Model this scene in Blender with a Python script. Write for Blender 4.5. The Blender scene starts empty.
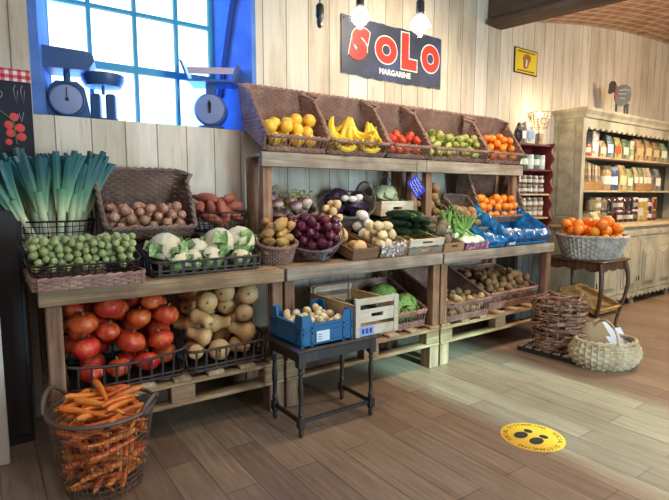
import bpy, math, random
import numpy as np
from mathutils import Vector, Matrix, Euler, noise
SC = bpy.context.scene
COL = SC.collection
PI = math.pi
R = math.radians
rnd = random.Random(7)
H = 1.4                                   # camera height
# ------------------------------------------------------------------ materials
def lin(h):
    h = h.lstrip('#'); o = []
    for i in (0, 2, 4):
        c = int(h[i:i+2], 16) / 255
        o.append(c/12.92 if c <= .04045 else ((c+.055)/1.055)**2.4)
    return (o[0], o[1], o[2], 1)
class NT:
    def __init__(s, name):
        s.m = bpy.data.materials.new(name); s.m.use_nodes = True
        s.n = s.m.node_tree.nodes; s.l = s.m.node_tree.links
        s.b = s.n['Principled BSDF']
    def node(s, t, **k):
        n = s.n.new(t)
        for a, v in k.items(): setattr(n, a, v)
        return n
    def link(s, a, b): s.l.new(a, b)
    def coord(s, scale=(1,1,1), rot=(0,0,0), kind='Object'):
        c = s.node('ShaderNodeTexCoord'); mp = s.node('ShaderNodeMapping')
        mp.inputs['Scale'].default_value = scale; mp.inputs['Rotation'].default_value = rot
        s.link(c.outputs[kind], mp.inputs['Vector']); return mp.outputs['Vector']
    def noise(s, vec, scale, detail=5, rough=.6):
        n = s.node('ShaderNodeTexNoise'); n.inputs['Scale'].default_value = scale
        n.inputs['Detail'].default_value = detail; n.inputs['Roughness'].default_value = rough
        s.link(vec, n.inputs['Vector']); return n.outputs['Fac']
    def ramp(s, fac, stops):
        r = s.node('ShaderNodeValToRGB'); e = r.color_ramp.elements
        while len(e) < len(stops): e.new(.5)
        for i, (p, c) in enumerate(stops):
            e[i].position = p; e[i].color = lin(c) if isinstance(c, str) else c
        s.link(fac, r.inputs['Fac']); return r.outputs['Color']
    def mix(s, a, b, fac, mode='MIX'):
        n = s.node('ShaderNodeMix', data_type='RGBA', blend_type=mode)
        if isinstance(fac, (int, float)): n.inputs['Factor'].default_value = fac
        else: s.link(fac, n.inputs['Factor'])
        for v, i in ((a, 6), (b, 7)):
            if isinstance(v, str): n.inputs[i].default_value = lin(v)
            elif isinstance(v, tuple): n.inputs[i].default_value = v
            else: s.link(v, n.inputs[i])
        return n.outputs[2]
    def vary(s, col, hue=.0, val=.2):
        oi = s.node('ShaderNodeObjectInfo'); hs = s.node('ShaderNodeHueSaturation')
        m1 = s.node('ShaderNodeMapRange'); m1.inputs['To Min'].default_value = 1-val; m1.inputs['To Max'].default_value = 1+val
        s.link(oi.outputs['Random'], m1.inputs['Value']); s.link(m1.outputs['Result'], hs.inputs['Value'])
        if hue:
            mul = s.node('ShaderNodeMath', operation='MULTIPLY'); mul.inputs[1].default_value = 7.31
            fr = s.node('ShaderNodeMath', operation='FRACT'); s.link(oi.outputs['Random'], mul.inputs[0]); s.link(mul.outputs[0], fr.inputs[0])
            m2 = s.node('ShaderNodeMapRange'); m2.inputs['To Min'].default_value = .5-hue; m2.inputs['To Max'].default_value = .5+hue
            s.link(fr.outputs[0], m2.inputs['Value']); s.link(m2.outputs['Result'], hs.inputs['Hue'])
        s.link(col, hs.inputs['Color']); return hs.outputs['Color']
    def bump(s, h, strength=.3, dist=.01):
        b = s.node('ShaderNodeBump'); b.inputs['Strength'].default_value = strength; b.inputs['Distance'].default_value = dist
        s.link(h, b.inputs['Height']); s.link(b.outputs['Normal'], s.b.inputs['Normal'])
    def fin(s, col=None, rough=.6, metal=0, **k):
        if col is not None:
            if isinstance(col, str): s.b.inputs['Base Color'].default_value = lin(col)
            else: s.link(col, s.b.inputs['Base Color'])
        s.b.inputs['Roughness'].default_value = rough; s.b.inputs['Metallic'].default_value = metal
        for a, v in k.items(): s.b.inputs[a.replace('_', ' ')].default_value = v
        return s.m
MATS = {}
def speck(name, stops, scale=10, rough=.6, stretch=(1,1,1), bump=0, bdist=.01, hue=0, val=0, detail=5, metal=0, **k):
    """noise-driven two/three colour material with per-object variation"""
    if name in MATS: return MATS[name]
    t = NT(name); v = t.coord(stretch); f = t.noise(v, scale, detail)
    c = t.ramp(f, [(.3 + .4*i/max(1, len(stops)-1), s) for i, s in enumerate(stops)])
    if hue or val: c = t.vary(c, hue, val)
    if bump: t.bump(f, bump, bdist)
    MATS[name] = t.fin(c, rough, metal, **k); return MATS[name]
def wood(name, stops, axis='X', rough=.7, val=.12, sc=3.0):
    if name in MATS: return MATS[name]
    st = {'X': (.5, 9, 9), 'Y': (9, .5, 9), 'Z': (9, 9, .5)}[axis]
    t = NT(name); v = t.coord(st); f = t.noise(v, sc, 8, .65)
    c = t.ramp(f, [(.28 + .44*i/(len(stops)-1), s) for i, s in enumerate(stops)])
    k = t.noise(t.coord((1,1,1)), 3.1, 4); dirt = t.ramp(k, [(.38, '#ffffff'), (.58, '#d8ccbe'), (.75, '#a08c78')])
    c = t.mix(c, dirt, .8, 'MULTIPLY'); c = t.vary(c, .006, val); t.bump(f, .25, .004)
    MATS[name] = t.fin(c, rough); return MATS[name]
def plain(name, c, rough=.5, metal=0, **k):
    if name not in MATS:
        t = NT(name); f = t.noise(t.coord(), 14, 3)
        col = t.mix(c, t.mix(c, '#000000', .18), f)
        MATS[name] = t.fin(col, rough, metal, **k)
    return MATS[name]
# ------------------------------------------------------------------ mesh building
class MB:
    def __init__(s): s.v = []; s.f = []
    def add(s, vs, fs, M=None):
        o = len(s.v)
        if M is not None: vs = [M @ Vector(p) for p in vs]
        s.v += [tuple(p) for p in vs]; s.f += [tuple(i+o for i in f) for f in fs]; return s
    def box(s, x0, x1, y0, y1, z0, z1, M=None):
        vs = [(x0,y0,z0),(x1,y0,z0),(x1,y1,z0),(x0,y1,z0),(x0,y0,z1),(x1,y0,z1),(x1,y1,z1),(x0,y1,z1)]
        return s.add(vs, [(0,3,2,1),(4,5,6,7),(0,1,5,4),(1,2,6,5),(2,3,7,6),(3,0,4,7)], M)
    def bevbox(s, x0, x1, y0, y1, z0, z1, b=.004, M=None):
        vs = []; fs = []
        for (z, q) in ((z0, b), (z0+b, 0), (z1-b, 0), (z1, b)):
            vs += [(x0+q+b,y0+q,z),(x1-q-b,y0+q,z),(x1-q,y0+q+b,z),(x1-q,y1-q-b,z),(x1-q-b,y1-q,z),(x0+q+b,y1-q,z),(x0+q,y1-q-b,z),(x0+q,y0+q+b,z)]
        for k in range(3):
            for i in range(8): fs.append((k*8+i, k*8+(i+1)%8, k*8+8+(i+1)%8, k*8+8+i))
        fs.append(tuple(range(7,-1,-1))); fs.append(tuple(range(24,32)))
        return s.add(vs, fs, M)
    def tube(s, path, r, n=6, cap=True, closed=False, flat=None):
        path = [Vector(p) for p in path]; m = len(path); vs = []; fs = []
        up = None
        for i, p in enumerate(path):
            a = path[(i-1) % m] if (closed or i > 0) else p; b = path[(i+1) % m] if (closed or i < m-1) else p
            t = (b-a)
            if t.length < 1e-9: t = Vector((0,0,1))
            t.normalize()
            if up is None:
                up = Vector((0,0,1)) if abs(t.z) < .9 else Vector((1,0,0))
            e1 = t.cross(up)
            if e1.length < 1e-6: e1 = t.orthogonal()
            e1.normalize(); e2 = e1.cross(t).normalized(); up = e2
            rr = r[i] if isinstance(r, (list, tuple)) else r
            for k in range(n):
                a_ = 2*PI*k/n; vs.append(p + e1*math.cos(a_)*rr + e2*math.sin(a_)*rr*(flat or 1))
        for i in range(m if closed else m-1):
            for k in range(n):
                j = (i+1) % m
                fs.append((i*n+k, i*n+(k+1) % n, j*n+(k+1) % n, j*n+k))
        if cap and not closed:
            fs.append(tuple(range(n-1,-1,-1))); fs.append(tuple((m-1)*n+k for k in range(n)))
        return s.add(vs, fs)
    def lathe(s, prof, n=16, M=None, cap=True):
        vs = []; fs = []; m = len(prof)
        for r, z in prof:
            for k in range(n): a = 2*PI*k/n; vs.append((r*math.cos(a), r*math.sin(a), z))
        for i in range(m-1):
            for k in range(n): fs.append((i*n+k, i*n+(k+1) % n, (i+1)*n+(k+1) % n, (i+1)*n+k))
        if cap: fs.append(tuple(range(n-1,-1,-1))); fs.append(tuple((m-1)*n+k for k in range(n)))
        return s.add(vs, fs, M)
    def sphere(s, r=1, nu=14, nv=9, fn=None, M=None, c=(0,0,0)):
        """fn(dir)->radius multiplier or point"""
        vs = []; fs = []
        def pt(th, ph):
            d = Vector((math.sin(th)*math.cos(ph), math.sin(th)*math.sin(ph), math.cos(th)))
            q = fn(d, ph) if fn else d
            return Vector(c) + (q if isinstance(q, Vector) else d*q)*r
        vs.append(pt(0, 0))
        for i in range(1, nv):
            for k in range(nu): vs.append(pt(PI*i/nv, 2*PI*k/nu))
        vs.append(pt(PI, 0))
        for k in range(nu): fs.append((0, 1+k, 1+(k+1) % nu))
        for i in range(nv-2):
            for k in range(nu):
                a = 1+i*nu; fs.append((a+k, a+nu+k, a+nu+(k+1) % nu, a+(k+1) % nu))
        a = 1+(nv-2)*nu
        for k in range(nu): fs.append((a+k, len(vs)-1, a+(k+1) % nu))
        return s.add(vs, fs, M)
    def prism(s, poly, y0, y1, M=None):
        """polygon in (x,z), extruded along y"""
        n = len(poly); vs = [(x, y0, z) for x, z in poly]+[(x, y1, z) for x, z in poly]
        fs = [tuple(range(n)), tuple(range(2*n-1, n-1, -1))]+[(i, n+i, n+(i+1) % n, (i+1) % n) for i in range(n)]
        return s.add(vs, fs, M)
    def grid(s, nu, nv, fn, thick=0):
        vs = [fn(i/(nu-1), j/(nv-1)) for j in range(nv) for i in range(nu)]
        fs = [(j*nu+i, j*nu+i+1, (j+1)*nu+i+1, (j+1)*nu+i) for j in range(nv-1) for i in range(nu-1)]
        return s.add(vs, fs)
    def mesh(s, name, mat, smooth=True):
        me = bpy.data.meshes.new(name); me.from_pydata(s.v, [], s.f); me.update()
        if mat: me.materials.append(mat)
        if smooth:
            me.polygons.foreach_set('use_smooth', [True]*len(me.polygons))
            try: me.set_sharp_from_angle(angle=R(42))
            except Exception: pass
        return me
def obj(name, mb, mat, parent=None, smooth=True, label=None, solid=0, sub=0):
    me = mb.mesh(name, mat, smooth) if isinstance(mb, MB) else mb
    o = bpy.data.objects.new(name, me); COL.objects.link(o)
    if parent is not None: o.parent = parent
    if label: o['label'] = label
    if solid:
        m = o.modifiers.new('Solidify', 'SOLIDIFY'); m.thickness = solid; m.offset = 0
    if sub:
        m = o.modifiers.new('Subsurf', 'SUBSURF'); m.levels = sub; m.render_levels = sub
    return o
def tag(o, label, cat, group=None, kind=None):
    o['label'] = label; o['category'] = cat
    if group: o['group'] = group
    if kind: o['kind'] = kind
    return o
def struct(name, mb, mat, smooth=False):
    o = obj(name, mb, mat, None, smooth); o['kind'] = 'structure'; return o
def thing(name, label, cat, loc=(0,0,0), rotz=0, group=None, tilt=0, roll=0):
    o = bpy.data.objects.new(name, None); COL.objects.link(o); o.empty_display_size = .05
    o.location = loc; o.rotation_euler = (tilt, roll, rotz); return tag(o, label, cat, group)
def xf(loc=(0,0,0), rotz=0, tilt=0, roll=0):
    return Matrix.Translation(loc) @ Euler((tilt, roll, rotz)).to_matrix().to_4x4()
# ------------------------------------------------------------------ camera (also used to name things by their place)
PITCH = math.atan(55/500.); YAW = R(35.3)
cam = bpy.data.cameras.new('camera'); co = bpy.data.objects.new('camera', cam); COL.objects.link(co)
cam.sensor_width = 36; cam.lens = 500/669*36; cam.clip_start = .05
co.location = (0, 0, H); co.rotation_euler = (PI/2-PITCH, 0, -YAW); SC.camera = co
def proj(p):
    fh = (math.sin(YAW), math.cos(YAW)); r = (math.cos(YAW), -math.sin(YAW)); c, s = math.cos(PITCH), math.sin(PITCH)
    z = p[2]-H; a = p[0]*fh[0]+p[1]*fh[1]; d = a*c-z*s; u = p[0]*r[0]+p[1]*r[1]; w = a*s+z*c
    return (334.5+500*u/d, 250-500*w/d)
# ------------------------------------------------------------------ basket work
def rect_pts(w, d, n, rc=.02):
    """rounded rectangle, x 0..w, y 0..d, evenly sampled, starting front left going right: (x,y,nx,ny)"""
    segs = []; q = PI*rc/2; per = 2*(w-2*rc)+2*(d-2*rc)+4*q; out = []
    for k in range(n):
        s = per*k/n
        for (L, kind, a) in ((w-2*rc,'l',(rc,0,1,0,0,-1)), (q,'a',(w-rc,rc,-PI/2)), (d-2*rc,'l',(w,rc,0,1,1,0)), (q,'a',(w-rc,d-rc,0)),
                             (w-2*rc,'l',(w-rc,d,-1,0,0,1)), (q,'a',(rc,d-rc,PI/2)), (d-2*rc,'l',(0,d-rc,0,-1,-1,0)), (q,'a',(rc,rc,PI))):
            if s < L:
                if kind == 'l': out.append((a[0]+a[2]*s, a[1]+a[3]*s, a[4], a[5]))
                else:
                    t = a[2]+s/rc; out.append((a[0]+rc*math.cos(t), a[1]+rc*math.sin(t), math.cos(t), math.sin(t)))
                break
            s -= L
    return out
def oval_pts(rx, ry, n):
    out = []
    for k in range(n):
        a = 2*PI*k/n; nx, ny = math.cos(a)/rx, math.sin(a)/ry; l = math.hypot(nx, ny)
        out.append((rx*math.cos(a), ry*math.sin(a), nx/l, ny/l))
    return out
def bpt(pts, k, z, out):
    x, y, nx, ny = pts[k % len(pts)]; o = out(z, k % len(pts)); return Vector((x+nx*o, y+ny*o, z))
def weave(pts, hf, out, row, thick, skip=None, wig=1.0):
    mb = MB(); N = len(pts); hm = max(hf(k) for k in range(N)); i = 0; z = row*.5
    while z < hm:
        runs = []; cur = []
        for k in range(N):
            ok = z < hf(k) and not (skip and skip(k, z))
            if ok: cur.append(k)
            elif cur: runs.append(cur); cur = []
        if cur:
            if runs and runs[0][0] == 0 and len(cur) < N: runs[0] = [c-N for c in cur]+runs[0]
            else: runs.append(cur)
        for run in runs:
            closed = len(run) == N
            ring = []
            for j, k in enumerate(run):
                p = bpt(pts, k, z, out); n = Vector((pts[k % N][2], pts[k % N][3], 0)); sg = 1 if (k+i) % 2 else -1
                ring.append((p+n*thick*wig*sg, n))
                if closed or j < len(run)-1:
                    k2 = k+1; p2 = (p+bpt(pts, k2, z, out))/2; n2 = Vector((pts[k2 % N][2], pts[k2 % N][3], 0)); n2 = (n+n2).normalized(); ring.append((p2, n2))
            if len(ring) < 2: continue
            vs = []; fs = []; m = len(ring)
            for p, n in ring:
                for (a, b) in ((1,0),(.5,.9),(-.5,.9),(-1,0),(-.5,-.9),(.5,-.9)): vs.append(p+n*a*thick*.75+Vector((0,0,b*row*.62)))
            for a in range(m if closed else m-1):
                c = (a+1) % m
                for q in range(6): fs.append((a*6+q, c*6+q, c*6+(q+1) % 6, a*6+(q+1) % 6))
            if not closed: fs.append(tuple(range(6))); fs.append(tuple((m-1)*6+q for q in range(5,-1,-1)))
            mb.add(vs, fs)
        z += row; i += 1
    return mb
def stakes(pts, hf, out, r, step=1, n=4, extra=0.0):
    mb = MB()
    for k in range(0, len(pts), step):
        h = hf(k)+extra; mb.tube([bpt(pts, k, h*t/3, out) for t in range(4)], r, n)
    return mb
def rim(pts, hf, out, r, n=6, twist=0):
    mb = MB(); N = len(pts)
    if not twist: mb.tube([bpt(pts, k, hf(k), out) for k in range(N)], r, n, closed=True); return mb
    for ph in (0, PI):
        path = []
        for k in range(N*2):
            kk = k//2; p = (bpt(pts, kk, hf(kk), out)+bpt(pts, (k+1)//2, hf(((k+1)//2) % N), out))/2
            nn = Vector((pts[kk % N][2], pts[kk % N][3], 0)); a = ph+k*1.1
            path.append(p+nn*math.cos(a)*r*.7+Vector((0,0,math.sin(a)*r*.7)))
        mb.tube(path, r*.8, n, closed=True)
    return mb
def hoops(pts, zs, out, r, n=4):
    mb = MB()
    for z in zs: mb.tube([bpt(pts, k, z, out) for k in range(len(pts))], r, n, closed=True)
    return mb
def floorpanel(pts, z=.006, th=.008):
    mb = MB(); n = len(pts); vs = [(p[0], p[1], z-th/2) for p in pts]+[(p[0], p[1], z+th/2) for p in pts]
    mb.add(vs, [tuple(range(n-1,-1,-1)), tuple(range(n, 2*n))]+[(i, (i+1) % n, n+(i+1) % n, n+i) for i in range(n)]); return mb
# ------------------------------------------------------------------ heaps
def pack(items, inside, zfloor, seed, K=30, yaw=None, pitch=0, zmax=None, bias=0):
    """drop items one by one; an item is a list of (offset along its long axis, radius). returns (pos, yaw, pitch) or None"""
    g = random.Random(seed); P = np.zeros((0, 3)); RR = np.zeros(0); res = []
    for it in items:
        best = None; tries = 0; ok = 0
        while tries < K*12 and ok < K:
            tries += 1
            a = (g.uniform(0, 2*PI) if yaw is None else yaw(g)); pt = g.uniform(-pitch, pitch)
            x, y = inside(g); c, s = math.cos(a), math.sin(a); cp, sp = math.cos(pt), math.sin(pt)
            sph = [(x+o*c*cp, y+o*s*cp, o*sp, r) for o, r in it]
            if not all(inside.ok(u, v, r) for u, v, w, r in sph): continue
            ok += 1; z = -9
            for u, v, w, r in sph:
                z = max(z, zfloor(u, v, r)-w)
                if len(RR):
                    d2 = (P[:, 0]-u)**2+(P[:, 1]-v)**2; s2 = (RR+r)**2; mk = d2 < s2
                    if mk.any(): z = max(z, float((P[mk, 2]+np.sqrt(s2[mk]-d2[mk])).max())-w)
            if best is None or z+bias*y < best[0]: best = (z+bias*y, a, pt, x, y, sph, z)
        if best is None or (zmax is not None and best[6] > zmax): res.append(None); continue
        _, a, pt, x, y, sph, z = best
        P = np.vstack([P, [[u, v, w+z] for u, v, w, r in sph]]); RR = np.append(RR, [r for *_, r in sph])
        res.append((Vector((x, y, z)), a, pt))
    return res
class Rect:
    def __init__(s, x0, x1, y0, y1): s.a = (x0, x1, y0, y1)
    def __call__(s, g): a = s.a; return g.uniform(a[0], a[1]), g.uniform(a[2], a[3])
    def ok(s, x, y, r): a = s.a; return a[0]+r <= x <= a[1]-r and a[2]+r <= y <= a[3]-r
class Oval:
    def __init__(s, rx, ry): s.rx, s.ry = rx, ry
    def __call__(s, g):
        t = g.uniform(0, 2*PI); q = math.sqrt(g.random()); return s.rx*q*math.cos(t), s.ry*q*math.sin(t)
    def ok(s, x, y, r): return (x/max(.001, s.rx-r))**2+(y/max(.001, s.ry-r))**2 <= 1 if s.rx > r and s.ry > r else False
flat = lambda z0=0: (lambda x, y, r: z0+r)
def slope(t, z0=0, lo=0): return lambda x, y, r: z0+math.tan(t)*(y-lo)+r/math.cos(t)
class Proto:
    def __init__(s, name, parts): s.name = name; s.parts = parts     # parts: [(name, mesh)], first = root
    def place(s, M, sc=1.0):
        root = bpy.data.objects.new(s.name, s.parts[0][1]); COL.objects.link(root)
        root.matrix_world = M @ Matrix.Scale(sc, 4)
        for n, me in s.parts[1:]:
            c = bpy.data.objects.new(n, me); COL.objects.link(c); c.parent = root
        return root
PILES = []      # (objects, look, where, category, group, rows)
def heap(protos, res, scales, M, look, where, cat, group, seed=1, spin='tumble', rows=3, long=False):
    g = random.Random(seed); objs = []
    for i, q in enumerate(res):
        if q is None: continue
        p, a, pt = q
        if long: rot = Euler((0, -pt, a)).to_matrix().to_4x4() @ Matrix.Rotation(g.uniform(0, 2*PI), 4, 'X')
        elif spin == 'tumble': rot = Euler((g.uniform(-1.1, 1.1), g.uniform(-1.1, 1.1), g.uniform(0, 6.28))).to_matrix().to_4x4()
        else: rot = Euler((g.uniform(-.35, .35), g.uniform(-.35, .35), g.uniform(0, 6.28))).to_matrix().to_4x4()
        pr = protos[i % len(protos)]
        objs.append(pr.place(M @ Matrix.Translation(p) @ rot, scales[i]))
    PILES.append((objs, look, where, cat, group, rows)); return objs
# ================================================================== THE ROOM
WY = 3.55
def mat_floor():
    t = NT('floor_planks'); v = t.coord((1,1,1), (0,0,PI/2))
    b = t.node('ShaderNodeTexBrick'); t.link(v, b.inputs['Vector'])
    b.offset = .37; b.inputs['Scale'].default_value = 1; b.inputs['Brick Width'].default_value = 1.05; b.inputs['Row Height'].default_value = .172
    b.inputs['Mortar Size'].default_value = .0028; b.inputs['Mortar Smooth'].default_value = .2; b.inputs['Bias'].default_value = 0
    b.inputs['Color1'].default_value = lin('#8a7361'); b.inputs['Color2'].default_value = lin('#a69079'); b.inputs['Mortar'].default_value = lin('#665446')
    g = t.noise(t.coord((14, .9, 1)), 2.6, 8, .65); gr = t.ramp(g, [(.3, '#b09e8e'), (.7, '#ffffff')])
    c = t.mix(b.outputs['Color'], gr, .75, 'MULTIPLY')
    k = t.noise(t.coord(), .9, 3); c = t.mix(c, t.ramp(k, [(.35, '#d9cdbf'), (.7, '#ffffff')]), .7, 'MULTIPLY')
    t.bump(b.outputs['Fac'], -.35, .003)
    rr = t.node('ShaderNodeMapRange'); rr.inputs['To Min'].default_value = .32; rr.inputs['To Max'].default_value = .55
    t.link(g, rr.inputs['Value']); t.link(rr.outputs[0], t.b.inputs['Roughness'])
    m = t.fin(c, .42); t.link(rr.outputs[0], t.b.inputs['Roughness']); return m
def mat_boards():
    t = NT('pale_wall_boards'); v = t.coord((1,1,1))
    sx = t.node('ShaderNodeSeparateXYZ'); t.link(v, sx.inputs[0])
    cb = t.node('ShaderNodeCombineXYZ'); t.link(sx.outputs['Z'], cb.inputs['X']); t.link(sx.outputs['X'], cb.inputs['Y'])
    b = t.node('ShaderNodeTexBrick'); t.link(cb.outputs[0], b.inputs['Vector'])
    b.offset = .0; b.inputs['Scale'].default_value = 1; b.inputs['Brick Width'].default_value = 30; b.inputs['Row Height'].default_value = .205
    b.inputs['Mortar Size'].default_value = .004; b.inputs['Mortar Smooth'].default_value = .1
    b.inputs['Color1'].default_value = lin('#cfc4b0'); b.inputs['Color2'].default_value = lin('#e9e2d4'); b.inputs['Mortar'].default_value = lin('#85786a')
    g = t.noise(t.coord((9, 9, .7)), 2.2, 8, .7); gr = t.ramp(g, [(.28, '#c4b8a6'), (.45, '#f2ece2'), (.72, '#ffffff')])
    c = t.mix(b.outputs['Color'], gr, .85, 'MULTIPLY')
    k = t.noise(t.coord((3, 3, .8)), 1.3, 4); c = t.mix(c, t.ramp(k, [(.45, '#ffffff'), (.75, '#d6cbbd')]), .8, 'MULTIPLY')
    t.bump(b.outputs['Fac'], -.5, .006); return t.fin(c, .75)
def mat_brick():
    t = NT('vault_brick'); v = t.coord((1,1,1), (0,0,0), 'UV')
    b = t.node('ShaderNodeTexBrick'); t.link(v, b.inputs['Vector']); b.inputs['Scale'].default_value = 1
    b.inputs['Brick Width'].default_value = .27; b.inputs['Row Height'].default_value = .13; b.inputs['Mortar Size'].default_value = .016
    b.inputs['Color1'].default_value = lin('#c98f70'); b.inputs['Color2'].default_value = lin('#e0b596'); b.inputs['Mortar'].default_value = lin('#f2e8d8')
    k = t.noise(t.coord(), 5, 4); c = t.mix(b.outputs['Color'], t.ramp(k, [(.35, '#ffffff'), (.7, '#c9a890')]), .7, 'MULTIPLY')
    t.bump(b.outputs['Fac'], -.4, .008); return t.fin(c, .85)
M_FLOOR = mat_floor(); M_BOARD = mat_boards(); M_BRICK = mat_brick()
M_PLASTER = speck('warm_plaster', ['#d8cdbb', '#e6dccb'], 3, .85)
struct('floor', MB().box(-2.6, 9.2, -2.4, WY+.6, -.1, 0), M_FLOOR)
# back wall with the window opening cut out of it
WX0, WX1, WZ0, WZ1 = .30, 1.785, 1.885, 3.25
w = MB().box(-2.6, WX0, WY, WY+.1, 0, 3.95).box(WX1, 9.2, WY, WY+.1, 0, 3.95).box(WX0, WX1, WY, WY+.1, 0, WZ0).box(WX0, WX1, WY, WY+.1, WZ1, 3.95)
struct('wall_back', w, M_BOARD)
struct('wall_left', MB().box(-2.7, -2.6, -2.4, WY+.1, 0, 3.95), M_PLASTER)
struct('wall_right', MB().box(9.2, 9.3, -2.4, WY+.1, 0, 3.95), M_PLASTER)
# shop front behind the camera with an open doorway
DX0, DX1 = 2.52, 3.62
fr = MB().box(-2.7, -1.6, -2.5, -2.4, 0, 3.95).box(-1.6, DX0, -2.5, -2.4, 0, 3.95)
fr.box(DX0, DX1, -2.5, -2.4, 2.35, 3.95).box(DX1, 9.3, -2.5, -2.4, 0, 3.95)
struct('wall_front', fr, M_PLASTER)
# window recess: splayed cheeks, sill, head, back of the recess carries the glazing
M_RECESS = speck('recess_render', ['#4a72b8', '#628ace'], 6, .8)  # blue of the window light is painted into the recess surfaces
GY = WY+.36
rc = MB()
GX0, GX1 = .395, 1.635
def quad(mb, a, b, c, d, th):
    n = (Vector(b)-Vector(a)).cross(Vector(c)-Vector(a)).normalized()*th
    v = [Vector(p) for p in (a, b, c, d)]; mb.add(v+[p-n for p in v], [(0,1,2,3),(7,6,5,4),(0,4,5,1),(1,5,6,2),(2,6,7,3),(3,7,4,0)])
y0 = WY+.1
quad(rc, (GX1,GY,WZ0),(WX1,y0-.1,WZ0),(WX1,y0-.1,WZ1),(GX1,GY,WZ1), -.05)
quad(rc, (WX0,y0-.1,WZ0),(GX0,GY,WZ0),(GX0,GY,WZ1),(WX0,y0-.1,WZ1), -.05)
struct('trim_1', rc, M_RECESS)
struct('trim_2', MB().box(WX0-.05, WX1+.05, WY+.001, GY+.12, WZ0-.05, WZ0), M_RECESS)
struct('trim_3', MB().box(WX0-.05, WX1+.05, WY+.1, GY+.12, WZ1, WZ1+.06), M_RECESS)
# dark slanting timber brace against the right cheek
br = MB(); br.tube([(1.605,3.83,2.16),(1.615,3.815,2.25),(1.655,3.70,2.75),(1.68,3.64,2.98)], .026, 4)
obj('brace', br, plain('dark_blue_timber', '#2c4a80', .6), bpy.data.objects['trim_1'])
M_PANE = NT('daylit_pane'); e = M_PANE.node('ShaderNodeEmission')
nz = M_PANE.noise(M_PANE.coord((1,1,1)), 2.2, 2); gx = M_PANE.ramp(nz, [(.40, (.46,.92,1.0,1)), (.52, (.9,1.0,1.0,1))]); M_PANE.link(gx, e.inputs['Color']); e.inputs['Strength'].default_value = 2.1
M_PANE.link(e.outputs[0], M_PANE.n['Material Output'].inputs['Surface']); M_PANE = M_PANE.m
M_WBAR = plain('blue_grey_window_bar', '#35a0b8', .5)  # cyan of the window glow is put into the bar colour
# glazing: pale frosted panes with slim bars in front
struct('window_1', MB().box(GX0-.04, GX1+.04, GY+.03, GY+.05, WZ0, WZ1), M_PANE)
bar = MB()
def wpx(px, py):
    d = (px-334.5)/500, (py-250)/500
    fh = (math.sin(YAW), math.cos(YAW)); r = (math.cos(YAW), -math.sin(YAW)); c, s = math.cos(PITCH), math.sin(PITCH)
    v = (fh[0]*c+d[0]*r[0]-d[1]*fh[0]*s, fh[1]*c+d[0]*r[1]-d[1]*fh[1]*s, -s-d[1]*c); k = GY/v[1]; return v[0]*k, H+v[2]*k
for px in (45, 90.5, 136, 177, 213):
    x, z = wpx(px, 60); hw = .012 if 45 < px < 213 else .03
    bar.box(x-hw, x+hw, GY-.01, GY+.03, WZ0, WZ1)
for (px, py, hh) in ((136, 70, .024), (136, 14, .012), (136, -45, .012)):
    x, z = wpx(px, py); bar.box(GX0-.04, GX1+.04, GY-.006, GY+.03, z-hh, z+hh)
struct('window_frame', bar, M_WBAR)
# ceiling: flat boards at the left, a timber beam, a shallow brick vault at the right
struct('ceiling', MB().box(-2.7, 4.9, -2.5, WY+.1, 3.45, 3.55), M_PLASTER)
vb = MB(); vs = []; fs = []; uv = []
VX0, VX1, VZ0, VH = 4.62, 9.3, 3.20, .52; n = 40
for j in range(2):
    for i in range(n+1):
        t = i/n; vs.append((VX0+(VX1-VX0)*t, -2.5 if j else WY+.1, 3.74-.0235*(VX0+(VX1-VX0)*t-9.1)**2)); uv.append(((VX1-VX0)*t, 6.2*j))
for i in range(n): fs.append((i, i+1, n+2+i, n+1+i))
vb.add(vs, fs); vo = obj('ceiling_vault', vb, M_BRICK, solid=.08); vo['kind'] = 'structure'
ul = vo.data.uv_layers.new(name='UVMap')
for lp in vo.data.loops: ul.data[lp.index].uv = uv[lp.vertex_index]
M_BEAM = wood('dark_ceiling_timber', ['#3f342b', '#5a4a3d', '#77675a'], 'Y', .8)
t = thing('ceiling_beam', 'dark timber ceiling beam running from the back wall past the brick vault', 'beam', (4.58, WY-.001, 3.17), R(11.7))
obj('beam', MB().bevbox(-.11, .1, -6.0, 0, .05, .42, .012), M_BEAM, t); obj('wall_plate', MB().bevbox(-.15, .14, -6.0, 0, 0, .05, .006), M_BEAM, t)
# ------------------------------------------------------------------ on the wall
NAVY = speck('worn_navy_enamel', ['#2b2f3a', '#343b4e', '#41507a'], 3, .4, bump=.05)
RED = plain('red_enamel', '#d23a30', .35); CREAM = plain('cream_enamel', '#ece6dc', .4); RUST = speck('rusty_steel', ['#4a3a30', '#6d5040'], 20, .8)
def letters(body, size, depth, off=0, shear=0, align='CENTER', spacing=1.0, sx=1.0):
    cu = bpy.data.curves.new('text', 'FONT'); cu.body = body; cu.size = size; cu.extrude = depth; cu.offset = off; cu.shear = shear
    cu.align_x = align; cu.align_y = 'CENTER'; cu.space_character = spacing; cu.resolution_u = 6
    o = bpy.data.objects.new('text', cu); COL.objects.link(o); bpy.context.view_layer.update()
    me = bpy.data.meshes.new_from_object(o.evaluated_get(bpy.context.evaluated_depsgraph_get())); bpy.data.objects.remove(o); bpy.data.curves.remove(cu)
    for v in me.vertices: v.co.x *= sx
    return me
def text(name, body, size, mat, parent, loc, rot=(PI/2,0,0), off=0, shear=0, depth=.001, label=None, sx=1.0, spacing=1.0):
    me = letters(body, size, depth, off, shear, sx=sx, spacing=spacing); me.materials.append(mat)
    o = bpy.data.objects.new(name, me); COL.objects.link(o); o.parent = parent; o.location = loc; o.rotation_euler = rot
    if label: o['label'] = label
    return o
t = thing('enamel_sign', 'large worn navy enamel sign with red letters on the pale board wall', 'sign', (2.575, WY-.012, 2.435), tilt=0)
plate = []
W_, Hh = 1.205, .475; g = random.Random(3)
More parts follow.
